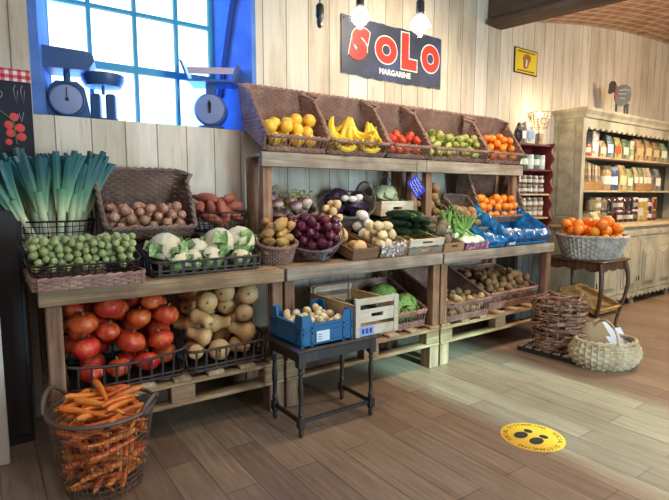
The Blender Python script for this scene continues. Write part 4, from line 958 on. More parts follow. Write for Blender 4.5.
# cauliflower basket
def slat_basket(label, loc, w, d, h0, h1, n=60, tilt=0, curve=0, slatw=.011, mat=None, step=2, rotz=0):
    mat = mat or SLAT; t = thing('slat_basket', label, 'basket', loc, rotz, None, tilt); pts = rect_pts(w, d, n, .03)
    hf = lambda k: h0+(h1-h0)*max(0, min(1, pts[k % n][1]/d))-(curve*math.sin(PI*pts[k % n][0]/w) if pts[k % n][1] < .02 else 0)
    fl = lambda z, k: .14*z; sb = MB()
    for k in range(0, n, step):
        x, y, nx, ny = pts[k]; a = math.atan2(ny, nx); h = hf(k); p0, p1 = bpt(pts, k, 0, fl), bpt(pts, k, h, fl)
        tx = Vector((-ny, nx, 0))*slatw; nn = Vector((nx, ny, 0))*.003; vs = [p+q for p in (p0, p1) for q in (tx+nn, tx-nn, -tx-nn, -tx+nn)]; sb.add(vs, [(0,1,2,3),(7,6,5,4),(0,4,5,1),(1,5,6,2),(2,6,7,3),(3,7,4,0)])
    b2 = hoops(pts, [.012, .035], fl, .006, 6); sb.add(b2.v, b2.f); obj('slatted_wall', sb, mat, t); obj('rim', rim(pts, hf, fl, .0085), mat, t)
    m2 = MB(); 
    obj('base', floorpanel(pts), mat, t); return t
slat_basket('dark slatted basket of cauliflowers on the bench', (.775, 2.83, BZ+.002), .655, .34, .085, .16, curve=-.0)
CM = [(.095,.10,.145,.088,0,0,.3),(.14,.065,.075,.07,1,-.3,1.2),(.235,.06,.07,.062,2,-.4,2.2),(.30,.15,.105,.082,1,.3,.7),(.355,.07,.075,.07,0,-.2,3.4),(.435,.13,.16,.088,2,-.5,4.1),(.575,.13,.165,.088,1,-.3,5.0),(.545,.06,.065,.056,0,-.2,1.9),(.19,.24,.09,.08,2,0,0),(.44,.25,.09,.08,0,0,2)]
cau = []
for (x, y, z, r, k, tl, rz) in CM: cau.append(CAU[k].place(xf((.775+x, 2.83+y, BZ+z+.005), rz) @ Matrix.Rotation(.35+tl, 4, 'X'), r*1.06))
PILES.append((cau, 'white cauliflower', 'cauliflower basket', 'cauliflower', 'cauliflowers in the slatted basket', 2))
# round basket builder for wicker
def round_wicker(name, label, loc, rx, ry, h, flare, mat, tilt=0, rotz=0, row=.013, n=40, roll=0, belly=0, hfun=None, thick=.0045, rimr=.011, rim_twist=1):
    t = thing(name, label, 'basket', loc, rotz, None, tilt, roll); pts = oval_pts(rx, ry, n); hf = hfun or (lambda k: h); fl = lambda z, k: flare*z+belly*math.sin(PI*min(1, z/h))
    obj('woven_wall', weave(pts, hf, fl, row, thick), mat, t); obj('stakes', stakes(pts, hf, fl, thick*1.1), mat, t); obj('rim', rim(pts, hf, fl, rimr, 6, rim_twist), mat, t); obj('base', floorpanel(pts), mat, t); return t
TN = [(-.9, .75), (0, .9), (.9, .55)]
gl = (1.635, 3.0, BZ+.002); gt = R(16)
round_wicker('wicker_basket', 'small brown wicker basket of tan tubers beside the cauliflowers', gl, .10, .085, .15, .22, WICK, tilt=gt, rotz=R(-20))
fill(TUB, 17, .029, .037, Oval(.125, .115), lambda x, y, r: .06+math.tan(R(18))*(y+.1)+r, frame((gl[0]-.01, gl[1]-.02, gl[2]), R(-20)), 'tan tuber', 'tuber basket', 'root vegetable', 'tan tubers in the small wicker basket', 31, sph=TN, long=True, pitch=.5, yaw=along(PI/2, .9))
# red onions
rl = (1.955, 3.03, BZ+.095); rt = R(38); rp = oval_pts(.17, .15, 44)
wire_basket('round dark wire basket of red onions tilted on the bench front', rl, rp, lambda k: .135, lambda z, k: .32*z, mat=WIREG, hoopn=6, rr=.007, tilt=rt, rotz=R(-28))
fill(RON, 44, .032, .039, Oval(.205, .16), lambda x, y, r: .012+math.tan(rt)*y+r*1.2, frame((rl[0]-.02, rl[1]-.04, rl[2]), R(-28)), 'red onion', 'onion basket', 'onion', 'red onions in the round wire basket', 32)
# squash crate
BOXW = (wood('brown_crate_wood', ['#5c432c', '#7d5f40', '#9a7a55'], 'X'), wood('brown_crate_wood_long', ['#5c432c', '#7d5f40', '#9a7a55'], 'Y'))
wood_crate('narrow brown wooden crate of tan squash beside the red onions', (2.125, 2.785, BZ+.002), .235, .46, .085, [(.0, .085)], tilt=R(14), handle=False, mats=BOXW)
sq = []
for (x, y, z, rz, s) in ((.12, .09, .085, 80, .068), (.085, .27, .16, 100, .066), (.15, .36, .17, 60, .062)): sq.append(BUT[len(sq) % 3].place(xf((2.125+x, 2.785+y, BZ+z), R(rz)) @ Matrix.Rotation(R(-14), 4, 'Y'), s))
PILES.append((sq, 'tan squash', 'brown crate', 'squash', 'tan squash in the brown crate', 1))
# white roots and yellow potatoes in a crate lined with clear film
wood_crate('brown crate of white and yellow roots lined with clear film', (2.385, 2.785, BZ+.002), .235, .46, .09, [(.0, .09)], tilt=R(14), handle=False, mats=BOXW)
mk = frame((2.385, 2.785, BZ)); 
WR = simple('white_root', speck('white_root_skin', ['#c9c0ae', '#e3ddd0', '#f0ece2'], 3, .5, (4,4,4), val=.06), potf, 12, 9, 2)
fill(WR, 7, .036, .044, Rect(.015, .22, .24, .42), slope(R(14), .05), mk, 'white round root', 'film-lined crate', 'root vegetable', 'white roots in the film-lined crate', 34, rows=2)
fill(POTL, 14, .032, .04, Rect(.015, .22, .03, .27), slope(R(14), .05), mk, 'yellow potato', 'film-lined crate', 'potato', 'yellow potatoes in the film-lined crate', 35)
FILM = NT('clear_film'); tr = FILM.node('ShaderNodeBsdfTransparent'); gy = FILM.node('ShaderNodeBsdfGlossy'); gy.inputs['Roughness'].default_value = .35; mxs = FILM.node('ShaderNodeMixShader'); mxs.inputs[0].default_value = .3
FILM.link(tr.outputs[0], mxs.inputs[1]); FILM.link(gy.outputs[0], mxs.inputs[2]); FILM.link(mxs.outputs[0], FILM.n['Material Output'].inputs['Surface']); FILM = FILM.m
def filmf(u, v):
    q = Vector((u*9, v*5, 3)); n1, n2 = noise.noise(q), noise.noise(q+Vector((7, 1, 2))); return Vector((2.375+u*.255, 2.772+n1*.010-.012*math.sin(PI*v), BZ+.012+v*.11+n2*.012))
tag(obj('plastic_film', MB().grid(40, 18, filmf), FILM, smooth=False), 'crumpled clear plastic film hanging over the front of the root crate', 'plastic film')
# dark marrows in a white crate with a grey lower slat
zt = wood_crate('white and grey slatted crate of dark green marrows on the bench', (2.665, 2.785, BZ+.002), .37, .46, .125, [(.0, .055), (.068, .125)], tilt=R(15), handle=False)
for o in list(zt.children):
    if o.name.startswith('end_slat'): bpy.data.objects.remove(o)
GRC = wood('grey_crate_wood', ['#6b665f', '#8b857c', '#a39c90'], 'X', .75)
for y in (0, .448):
    for (a, b_, mm, ll) in ((0, .055, GRC, 'grey slat'), (.068, .125, WCR, 'white slat')):
        mb = MB(); slot_board(mb, 0, .37, y, y+.012, a, b_, .13, .24, (a+b_)/2-.009, (a+b_)/2+.010); obj('end_slat', mb, mm, zt, smooth=False, label=ll)
fill(ZUC, 11, .032, .037, Rect(.014, .356, .03, .44), slope(R(17), .055), frame((2.665, 2.785, BZ)), 'dark green marrow', 'bench crate', 'marrow', 'dark marrows in the crate on the bench', 36, sph=[(-3.2, .8), (-1.6, 1), (0, 1), (1.6, 1), (3.2, .8)], long=True, yaw=along(PI/2, .12), pitch=0, rows=2)
# earthy beets in a low card box
CARD = speck('brown_card', ['#8a6a47', '#a5835b'], 4, .8)
def open_box(name, label, loc, w, d, h, mat, tilt=0, th=.006, rotz=0):
    t = thing(name, label, 'box', loc, rotz, None, tilt); obj('base', MB().box(0, w, 0, d, 0, th), mat, t)
    for (a, b_, c, e) in ((0, w, 0, th), (0, w, d-th, d), (0, th, th, d-th), (w-th, w, th, d-th)): obj('side_wall', MB().box(a, b_, c, e, th, h), mat, t)
    return t
bt = open_box('cardboard_box', 'low brown cardboard box of earthy beets on the bench front', (3.055, 2.78, BZ+.002), .235, .48, .075, CARD, R(13))
obj('hand_hole', MB().box(.085, .15, -.0015, .0, .04, .055), BLK, bt)
fill(CELR, 10, .042, .052, Rect(.01, .225, .03, .46), slope(R(15), .02), frame((3.055, 2.78, BZ)), 'earthy beet', 'beet box', 'beet', 'earthy beets in the cardboard box', 37)
# fennel
PURP = speck('purple_print_card', ['#5a2a48', '#8a4a6a', '#cbb8b0'], 30, .7)
open_box('fennel_tray', 'low purple printed tray of fennel between the beets and blue liner', (3.315, 2.775, BZ+.002), .30, .44, .06, PURP, R(13))
fen = []
for (x, y, z, rx, ry, rz, s) in ((.06, .17, .115, 10, -28, 25, 1.15), (.16, .12, .10, 35, 35, 200, 1.2), (.21, .2, .12, 10, 12, -30, 1.1), (.15, .05, .07, -70, 0, 10, 1.2), (.25, .07, .075, -60, 10, 60, 1.15), (.06, .06, .075, -75, -10, -20, 1.1), (.1, .30, .14, 0, 0, 0, 1.25)): fen.append(FEN[len(fen) % 2].place(xf((3.315+x, 2.775+y, BZ+z), R(rz), R(rx), R(ry)), s*.88))
PILES.append((fen, 'fennel bulb', 'fennel tray', 'fennel', 'fennel in the purple tray', 2))
# blue film-lined crates
BLUEF = speck('blue_plastic_film', ['#083f6c', '#0e5e96', '#1f80b8'], 3, .22, (4,4,4)); BLUEL = plain('light_blue_plastic', '#3a84b4', .4)
def liner(label, loc, w, d, h, tilt, seed, n=96, puff=.035, bk=.09):
    t = thing('lined_crate', label, 'crate', loc, 0, None, tilt)
    cr = MB()
    for z in (.0, .035): cr.box(0, w, 0, .008, z, z+.026).box(0, w, d-.008, d, z, z+.026).box(0, .008, 0, d, z, z+.026).box(w-.008, w, 0, d, z, z+.026)
    for x in (0, w*.33, w*.66, w-.012): cr.box(x, x+.012, -.003, .005, 0, .062)
    cr.box(0, w, 0, d, -.0, .006); obj('crate', cr, BLUEL, t, smooth=False); pts = rect_pts(w-.01, d-.01, n, .04); m = 22
    def f(u, v):
        k = int(round(u*(n-1))) % n if u < 1 else 0; x, y, nx, ny = pts[k]; q = Vector((x*14, y*14, v*4+seed)); a = noise.noise(q); b_ = noise.noise(q*2.3+Vector((4, 2, 1)))
        hh = h+bk*(y/d)+.02*a; 
        if v < .45: s = v/.45; ins = .05+.03*(1-s)+.015*b_-.045*s; z = .015+hh*s
        elif v < .6: s = (v-.45)/.15; ins = .05*(1-1)-.0-.03*s*math.sin(s*PI/2)+.005+.008*b_; z = .015+hh+.018*math.sin(PI*s)+.012*a
        else: s = (v-.6)/.4; ins = -.025-puff*math.sin(PI*s)*.6+.014*b_; z = .015+hh*(1-.72*s)+.015*a
        return Vector((.005+x-nx*ins, .005+y-ny*ins, max(.004, z)))
    mb = MB().grid(n+1, m, f); obj('blue_liner', mb, BLUEF, t, solid=.0015); obj('inner_floor', MB().box(.03, w-.03, .03, d-.03, .012, .018), BLUEF, t)
    return t
liner('narrow crate lined with blue plastic film beside the fennel', (3.645, 2.79, BZ+.002), .215, .44, .075, R(13), 3, 64)
lt = liner('large crate lined with crumpled blue film at the right bench end', (3.885, 2.79, BZ+.002), .63, .46, .115, R(13), 8, 120, .045, .14)
lc = obj('label_card', MB().box(.03, .12, -.008, -.004, .01, .055), PAPER, lt, label='white card')
WRL = simple('white_radish', speck('white_radish_skin', ['#cfd0bc', '#e8e8da', '#f2f2ea'], 4, .4), lambda d, ph, k: Vector((d.x*2.2, d.y*(1-.4*d.x), d.z*(1-.4*d.x))), 12, 10, 2)
fill(WRL, 22, .02, .026, Rect(.09, .55, .09, .38), slope(R(13), .03), frame((3.885, 2.79, BZ)), 'white radish', 'blue liner', 'radish', 'white radishes in the large blue liner', 38, sph=TN, long=True)
fill(WRL, 8, .02, .025, Rect(.05, .18, .06, .36), slope(R(13), .03), frame((3.645, 2.79, BZ)), 'white radish', 'narrow blue liner', 'radish', 'white radishes in the narrow blue liner', 39, sph=TN, long=True)
# --- mid bench, back row
riser(.60, 1.11, 3.18, 3.5, 1.12, 'dark box raising the brown onion bin behind the cauliflowers')
bin_basket('brown wicker bin of brown onions behind the cauliflower basket', (.595, 3.13, 1.14), .515, .36, .075, .25, R(28), WICKD, lean=.2, slot=False)
fill(ONI, 52, .027, .033, Rect(.01, .505, -.01, .33), slope(R(27), .012), frame((.595, 3.13, 1.14)), 'brown onion', 'onion bin', 'onion', 'brown onions in the wicker bin', 41)
riser(1.17, 1.55, 3.2, 3.48, 1.15, 'dark box raising the sweet potato basket at the back')
sp = oval_pts(.185, .14, 32); wire_basket('dark wire basket of sweet potatoes with a raised wooden grip handle', (1.355, 3.34, 1.152), sp, lambda k: .13, lambda z, k: .3*z, hoopn=4, rr=.006)
SWT = bpy.data.objects[-1] if False else [o for o in COL.objects if o.type == 'EMPTY' and o['label'].startswith('dark wire basket of sweet')][0]
obj('handle', MB().tube([(-.21, .05, .13), (-.17, .10, .23), (-.17, .10, .235), (-.06, .14, .235), (-.02, .15, .14)], .005, 6), WIRE, SWT); obj('grip', MB().tube([(-.165, .102, .237), (-.065, .138, .237)], .014, 8), SLAT, SWT, label='dark wooden grip')
fill(SWP, 13, .03, .038, Oval(.185, .14), lambda x, y, r: .03+.06*(1+y/.14)*.8+r, frame((1.355, 3.34, 1.152)), 'sweet potato', 'sweet potato basket', 'sweet potato', 'sweet potatoes in the wire basket', 42, sph=[(-1.5, .8), (0, 1), (1.5, .7)], long=True, pitch=.95)
# dark roots beside
riser(1.70, 2.16, 3.2, 3.48, 1.15, 'dark box raising the turnip basket behind the red onions')
round_wicker('wicker_basket', 'dark round wicker basket of leafy turnips behind the red onions', (1.93, 3.33, 1.155), .17, .13, .14, .25, WICKD, tilt=R(18), rotz=R(-20), n=36)
fill(TUR, 13, .042, .05, Oval(.19, .15), lambda x, y, r: .02+math.tan(R(20))*(y+.13)+r, frame((1.93, 3.31, 1.155), R(-20)), 'leafy turnip', 'turnip basket', 'turnip', 'turnips in the dark round basket', 43, spin='up')
wood_crate('small brown crate of pale onions behind the red onions', (2.115, 3.06, 1.03), .16, .20, .06, [(.0, .06)], tilt=R(15), handle=False, mats=BOXW)
riser(2.115, 2.275, 3.09, 3.24, 1.028, 'dark box under the small crate of pale onions')
fill(YON, 15, .03, .036, Rect(.01, .15, .0, .18), slope(R(20), .03), frame((2.115, 3.06, 1.03)), 'pale onion', 'small brown crate', 'onion', 'pale onions in the small crate', 44)
riser(2.30, 2.68, 3.2, 3.48, 1.19, 'dark box raising the purple cabbage basket at the back')
cp_ = oval_pts(.17, .14, 34); wire_basket('round dark wire basket of purple cabbages at the back of the bench', (2.475, 3.335, 1.20), cp_, lambda k: .15, lambda z, k: .38*z, WIREG, r=.0028, hoopn=6, rr=.008, tilt=R(32), rotz=R(-28), handles=[arc((.1, .19, .15), (.235, .02, .15), .14)])
pc = []
for (x, y, z, s) in ((-.06, .05, .175, .088), (.07, -.03, .11, .088), (-.09, -.07, .075, .06), (.11, .08, .18, .06)): pc.append(Proto('purple_cabbage', cabbage(CABR, len(pc), 'purple_cabbage')).place(xf((2.475, 3.335, 1.20), R(-28)) @ Matrix.Translation((x, y, z)) @ Matrix.Rotation(.5*len(pc), 4, 'Z'), s*.95))
PILES.append((pc, 'purple cabbage', 'wire basket at the back', 'cabbage', 'purple cabbages in the round wire basket', 2))
WSM = [WR[0], WR[1]]
fill(WSM, 3, .026, .032, Oval(.15, .12), lambda x, y, r: .17+r+math.tan(R(20))*y, frame((2.475, 3.30, 1.20), R(-28)), 'small white root', 'purple cabbage basket', 'root vegetable', 'small white roots among the purple cabbages', 47, rows=1)
riser(2.73, 3.06, 3.19, 3.48, 1.222, 'dark box raising the white crate behind the marrows')
wood_crate('white slatted crate holding a pale green cabbage at the back', (2.70, 3.15, 1.225), .36, .32, .125, [(.0, .125)], tilt=R(6))
gc = Proto('green_cabbage', cabbage(CABG, 5, 'green_cabbage')).place(xf((2.885, 3.32, 1.385), .6), .105); tag(gc, 'pale grey-green cabbage in the white crate at the back', 'cabbage')
wire_basket('small wire basket with arched handle around the pale green cabbage', (2.885, 3.32, 1.238), oval_pts(.105, .095, 24), lambda k: .08, lambda z, k: .2*z, WIREG, hoopn=4, handles=[arc((-.12, 0, .08), (.12, -.02, .08), .24)])
riser(3.14, 3.60, 3.2, 3.48, 1.145, 'dark box raising the round basket of brown potatoes')
round_wicker('wicker_basket', 'round brown wicker basket of brown potatoes behind the beets', (3.35, 3.32, 1.15), .155, .13, .14, .35, WICKD, tilt=R(24), rotz=R(-25), n=36)
fill(POTB, 26, .036, .045, Oval(.17, .14), lambda x, y, r: .02+math.tan(R(26))*(y+.12)+r, frame((3.33, 3.295, 1.15), R(-25)), 'brown potato', 'round potato basket', 'potato', 'brown potatoes in the round wicker basket', 46)
bin_basket('dark wicker trough of potatoes leaning beside the orange bin', (3.585, 3.0, 1.04), .28, .40, .07, .17, R(30), WICKD, lean=.1, slot=False, n=44)
riser(3.60, 3.85, 3.08, 3.4, 1.06, 'dark box under the leaning wicker trough')
fill(POTB, 14, .035, .042, Rect(.01, .27, .02, .34), slope(R(30), .01), frame((3.585, 3.0, 1.04)), 'brown potato', 'wicker trough', 'potato', 'brown potatoes in the wicker trough', 48)
riser(3.96, 4.5, 3.16, 3.5, 1.12, 'dark box raising the bin of oranges')
bin_basket('dark wicker bin of oranges under the upper shelf', (3.915, 3.10, 1.135), .66, .40, .075, .33, R(31), WICKD, lean=.2, slot=False)
fill(ORA, 48, .036, .042, Rect(.01, .65, -.01, .36), slope(R(29), .012), frame((3.915, 3.10, 1.135)), 'orange', 'orange bin', 'orange', 'oranges in the bin under the upper shelf', 49)
# hanging blue price tag
PTAG = plain('blue_price_board', '#1b2fb4', .4)
t = thing('price_board', 'blue square board with white handwriting hanging under the upper shelf', 'sign', (3.035, 3.085, 1.47), R(-8), roll=R(54))
obj('board', MB().bevbox(-.085, .085, -.003, .003, -.06, .06, .002), PTAG, t); wm = MB(); g = random.Random(9)
for k in range(4): obj('lettering', MB().tube([(-.065+.13*i/22*(1 if k % 2 else .85), -.0045, .038-k*.026+g.uniform(-.006, .006)) for i in range(23)], .003, 4), WCH, t, label='white handwriting')
obj('string', MB().tube([(-.08, 0, .05), (-.11, .01, .09), (-.16, .03, .15)], .0025, 5), CORD, t)
# --- under the bench
DZ = .3485
slat_basket('dark stick basket of red pumpkins under the bench', (.335, 2.83, DZ), .585, .55, .165, .2, n=72, curve=.03, slatw=.006, step=2, mat=SLAT)
SPP = [(0, 1.0)]
fill(PUMP, 74, .060, .078, Rect(-.01, .60, .0, .54), lambda x, y, r: .012+r*.85+.03+max(0, y-.2)*.5, frame((.335, 2.83, DZ)), 'red pumpkin', 'pumpkin basket', 'pumpkin', 'red pumpkins in the stick basket', 51, spin='up', rows=4, zmax=.46, K=110, bias=.12)
slat_basket('dark stick basket of butternut squashes under the bench', (.955, 2.81, DZ), .50, .55, .135, .2, n=66, slatw=.006, step=2, mat=SLAT)
fill(BUT, 44, .064, .076, Rect(-.01, .51, .0, .54), lambda x, y, r: .012+r*.9+.02+max(0, y-.2)*.5, frame((.955, 2.81, DZ)), 'butternut squash', 'butternut basket', 'squash', 'butternut squashes in the stick basket', 52, sph=[(-.35, .88), (.5, .68), (1.2, .55)], long=True, yaw=along(-PI/2, 1.1), pitch=.25, rows=3, zmax=.45, K=80, bias=.12)
bin_basket('wide reddish wicker basket of green cabbages under the bench', (2.12, 2.82, DZ), .78, .52, .135, .28, R(4), WICKR, row=.0135, n=80, slotz=(.42, .78))
gcb = []
for (x, y, z, s) in ((.66, .13, .15, .105), (.52, .15, .14, .105), (.60, .32, .20, .115), (.38, .14, .12, .105), (.27, .15, .12, .10), (.46, .32, .15, .105), (.12, .16, .12, .10)): gcb.append(Proto('green_cabbage', cabbage(CABL, len(gcb)+10, 'green_cabbage')).place(xf((2.12+x, 2.82+y, DZ+z), len(gcb)), s))
PILES.append((gcb, 'bright green cabbage', 'wicker cabbage basket', 'cabbage', 'green cabbages in the wide wicker basket', 2))
bin_basket('reddish wicker bin of pale potatoes under the right bench', (3.115, 2.77, DZ), .53, .56, .155, .33, R(4), WICKR, row=.0135, n=70, slotz=(.38, .80))
fill(POT, 72, .028, .036, Rect(.015, .515, .0, .50), lambda x, y, r: .015+math.tan(R(12))*y+r, frame((3.115, 2.77, DZ)), 'small potato', 'left potato bin', 'potato', 'small potatoes in the left wicker bin', 54)
bin_basket('wide reddish wicker basket of brown potatoes at the right bench end', (3.72, 2.85, DZ), .76, .56, .155, .27, R(4), WICKR, row=.0135, n=80, slotz=(.42, .80))
fill(POTB, 150, .032, .042, Rect(.015, .745, .0, .52), lambda x, y, r: .015+.05*math.sin(PI*max(0, min(1, x/.76)))*math.sin(PI*max(0, min(1, y/.5)))+math.tan(R(9))*y+r, frame((3.72, 2.85, DZ)), 'large brown potato', 'wide potato basket', 'potato', 'brown potatoes in the wide wicker basket', 55, zmax=.33)
# --- crates on the small table
fill(POTL, 48, .022, .028, Rect(.01, .345, .01, .355), lambda x, y, r: .055+r+.03*math.sin(PI*x/.355)*math.sin(PI*y/.365), frame((1.435, 2.345, TZ+.001)), 'small pale potato', 'blue crate', 'potato', 'small pale potatoes in the blue crate', 61, rows=4)
obj('paper_liner', MB().box(.01, .345, .01, .355, .045, .05), PAPER, [o for o in COL.objects if o.name.startswith('blue_crate')][0])
fill(ZUC, 9, .028, .031, Rect(.014, .331, .03, .48), lambda x, y, r: .05+r, frame((1.812, 2.34, TZ+.001)), 'dark green marrow', 'table crate', 'marrow', 'dark marrows in the crate on the small table', 62, sph=[(-3.2, .8), (-1.6, 1), (0, 1), (1.6, 1), (3.2, .8)], long=True, yaw=along(PI/2, .3), rows=2)
obj('inner_base', MB().box(.014, .331, .014, .496, .04, .048), WCRY, [o for o in COL.objects if o.name.startswith('wooden_crate') and 'small table' in o['label']][0])
# --- carrot basket
cc = (.42, 2.515, .002); pts = oval_pts(.165, .165, 46)
wire_basket('round wire basket full of carrots on the floor in front', cc, pts, lambda k: .395, lambda z, k: .175*z, mat=plain('brown_grey_wire', '#6a5a4e', .5, .3), r=.0015, hoopn=14, rr=.010, handles=[arc((-.24, .06, .39), (-.12, .21, .39), .09, tilt=(-.2, .2)), arc((.235, -.05, .39), (.13, -.19, .39), .06, tilt=(.3, -.5))])
class Cone(Oval):
    pass
fill(CAR, 175, .098, .125, Oval(.205, .205), lambda x, y, r: .012+r+max(0, math.hypot(x, y)-.15)*2.2, frame(cc), 'orange carrot', 'wire basket', 'carrot', 'carrots in the wire basket on the floor', 71, sph=[(-.9, .14), (-.45, .135), (0, .115), (.45, .09), (.9, .06)], long=True, pitch=.28, K=14, zmax=.44)
# --- right of the bench
t = thing('slatted_tray', 'small low slatted wooden tray on the floor under the twig basket', 'tray', (3.93, 2.08, 0), R(4))
for k in range(7): obj('slat', MB().bevbox(-.0, .46, .0+k*.085, .06+k*.085, .045, .062, .003), W_GREY, t)
for x in (.02, .22, .40): obj('runner', MB().bevbox(x, x+.04, .0, .57, .0, .045, .003), SLAT, t)
tb = (4.10, 2.37, .064)
t = thing('twig_basket', 'rough round basket woven of brown twigs beside the white wicker basket', 'basket', tb); tw = MB(); g = random.Random(12)
for i in range(26):
    z = .02+i*.0165
    for k in range(7):
        a0 = g.uniform(0, 2*PI); sp_ = g.uniform(.7, 1.5); rr = .185+.02*math.sin(PI*z/.45)+g.uniform(-.018, .022); dz = g.uniform(-.03, .03); r_ = g.uniform(.007, .015)
        tw.tube([((rr+.012*math.sin(q*2.1+k))*math.cos(a0+sp_*q/6), (rr+.012*math.sin(q*2.1+k))*math.sin(a0+sp_*q/6), z+dz*(q/6-.5)) for q in range(7)], [r_*(1-.08*q) for q in range(7)], 6)
obj('twig_wall', tw, TWIG, t); up_ = MB()
for k in range(14): a = k*PI/7; up_.tube([(.18*math.cos(a), .18*math.sin(a), 0), (.195*math.cos(a+.05), .195*math.sin(a+.05), .25), (.185*math.cos(a), .185*math.sin(a), .455)], .009, 6)
obj('upright_twigs', up_, TWIG, t); obj('base', MB().lathe([(.18,0),(.18,.012)], 20), TWIG, t)
tws = []
for k in range(34):
    L = g.uniform(.10, .19); r_ = g.uniform(.009, .016); me = MB().tube([(-L, 0, 0), (-L*.3, g.uniform(-.015, .015), .008), (L*.4, g.uniform(-.015, .015), -.004), (L, 0, .006)], [r_, r_*.95, r_*.8, r_*.6], 7).mesh('twig', TWIG)
    tws.append((L, r_, me))
res = pack([[(-.8*L, r_), (-.4*L, r_), (0, r_*1.2), (.4*L, r_), (.8*L, r_)] for L, r_, _ in tws], Oval(.24, .24), lambda x, y, r: .375+r, 77, 16, None, .12)
ob = []
for q, (L, r_, me) in zip(res, tws):
    if q: p, a, pt = q; ob.append(Proto('twig', [('twig', me)]).place(frame(tb) @ Matrix.Translation(p) @ Euler((0, -pt, a)).to_matrix().to_4x4()))
obj('inner_wall', MB().lathe([(.15,.01),(.16,.37)], 16), TWIG, t); PILES.append((ob, 'brown twig', 'twig basket', 'twig', 'loose twigs lying in the twig basket', 3))
# white wicker basket with handle
wb = (4.135, 1.985, .004); t = round_wicker('handled_basket', 'pale wicker basket with a tall handle holding papers on the floor', wb, .215, .145, .215, .10, WICKY, rotz=R(-32), row=.0215, n=34, belly=.055, thick=.008, rimr=.013)
obj('handle', MB().tube([(.0, -.185+.0*q, .215) if q == 0 else (.0, -.175*math.cos(PI*q/14), .215+.155*math.sin(PI*q/14)) for q in range(15)], .0095, 8), WICKY, t)
WPAP = plain('white_paper_sheet', '#e6e8ec', .7); BAGP = plain('brown_paper_sheet', '#a88c66', .75)
def sheet(name, label, loc, w, h, rz, tl, mat, cat, rl=0, th=.004):
    t = obj(name, MB().bevbox(-w/2, w/2, -th/2, th/2, 0, h, .001), mat); t.location = loc; t.rotation_euler = (tl, rl, rz); return tag(t, label, cat)
PB = Vector(wb)
sheet('paper_bag', 'flat brown paper bag standing in the pale handled basket', PB+Vector((.03, .03, .06)), .30, .29, R(-30), R(-28), BAGP, 'paper bag', R(-22), .012)
sheet('paper_sheet', 'white paper sheets in the middle of the handled basket', PB+Vector((.10, -.05, .085)), .23, .27, R(-30), R(-38), WPAP, 'paper', R(-30), .006)
sheet('paper_sheet', 'bluish white folded paper at the right end of the handled basket', PB+Vector((.14, -.09, .10)), .16, .22, R(-30), R(-42), plain('bluish_paper', '#cfdcf2', .6), 'paper', R(-8), .012)
# big basket of oranges on the plant table
ob_ = (5.255, 2.725, SZ+.002); round_wicker('wicker_basket', 'large grey-white wicker basket of oranges on the brown side table', ob_, .285, .26, .225, .32, WICKW, rotz=0, row=.023, n=48, thick=.008, rimr=.014)
fill(ORA, 44, .050, .058, Oval(.345, .32), lambda x, y, r: .148+r, frame(ob_), 'large orange', 'grey-white basket', 'orange', 'oranges in the grey-white wicker basket', 81)
obj('inner_base', floorpanel(oval_pts(.318, .292, 40), .14, .008), WICKW, [o for o in COL.objects if o.type == 'EMPTY' and o['label'].startswith('large grey-white')][0])
# shallow honey tray under the plant table
t = thing('wicker_tray', 'shallow honey brown wicker tray tilted on the shelf under the side table', 'tray', (4.965, 2.50, .20), 0, None, R(20)); pts = rect_pts(.46, .44, 56, .03); hf = lambda k: .06; fl = lambda z, k: .2*z
obj('woven_wall', weave(pts, hf, fl, .012, .0045), WICKH, t); obj('stakes', stakes(pts, hf, fl, .0045), WICKH, t); obj('rim', rim(pts, hf, fl, .01, 6, 1), WICKH, t); bs = MB()
for k in range(22):
    y = .01+k*.02
    vs = [(x*.46/36, y, .012+.006*(1 if (k+x) % 2 else -1)) for x in range(37)]; bs.tube(vs, .010, 5, flat=.8)
obj('woven_base', bs, WICKH, t)
# ------------------------------------------------------------------ goods on the dresser and the narrow shelf
def gm(name, c, r=.45):
    if name[0] in 'bc' and 'pack_'+name not in MATS:
        t = NT('pack_'+name); f = t.noise(t.coord((1,1,1)), 19, 3, .7); q = t.noise(t.coord((1,1,1), (1,2,3)), 11, 2)
        c2 = t.mix(t.mix(t.ramp(f, [(.40, c), (.52, c), (.56, '#cbbc98'), (.62, c)]), '#2a241c', t.ramp(q, [(.52, '#000000'), (.60, '#c8c8c8')])), '#000000', .22)
        MATS['pack_'+name] = t.fin(c2, r)
    return plain('pack_'+name, c, r)
JG = {}
def jar(x, y, z, h, r, fillc, lidc, label, group, cat='jar', paper='#e2d8c4', band=True):
    t = thing('jar', label, cat, (x, y, z), rnd.uniform(-.3, .3), group); nm = fillc.strip('#')+lidc.strip('#')+paper.strip('#')+f'{h:.3f}{r:.3f}'
    if nm not in JG:
        JG[nm] = [('glass_body', MB().lathe([(r*.9,0),(r,.006),(r,h*.72),(r*.82,h*.82),(r*.8,h*.86)], 16).mesh('body', gm('g'+fillc, fillc, .18))), ('lid', MB().lathe([(r*.86,h*.845),(r*.88,h*.85),(r*.88,h*.985),(r*.8,h)], 16).mesh('lid', gm('l'+lidc, lidc, .35)))]
        if band: JG[nm].append(('paper_label', MB().grid(8, 2, lambda u, v: Vector((r*1.03*math.cos(R(-175+u*100)), r*1.03*math.sin(R(-175+u*100)), h*(.24+.34*v)))).mesh('label', gm('p'+paper, paper, .7))))
    for n, me in JG[nm]: obj(n, me, None, t)
    return t
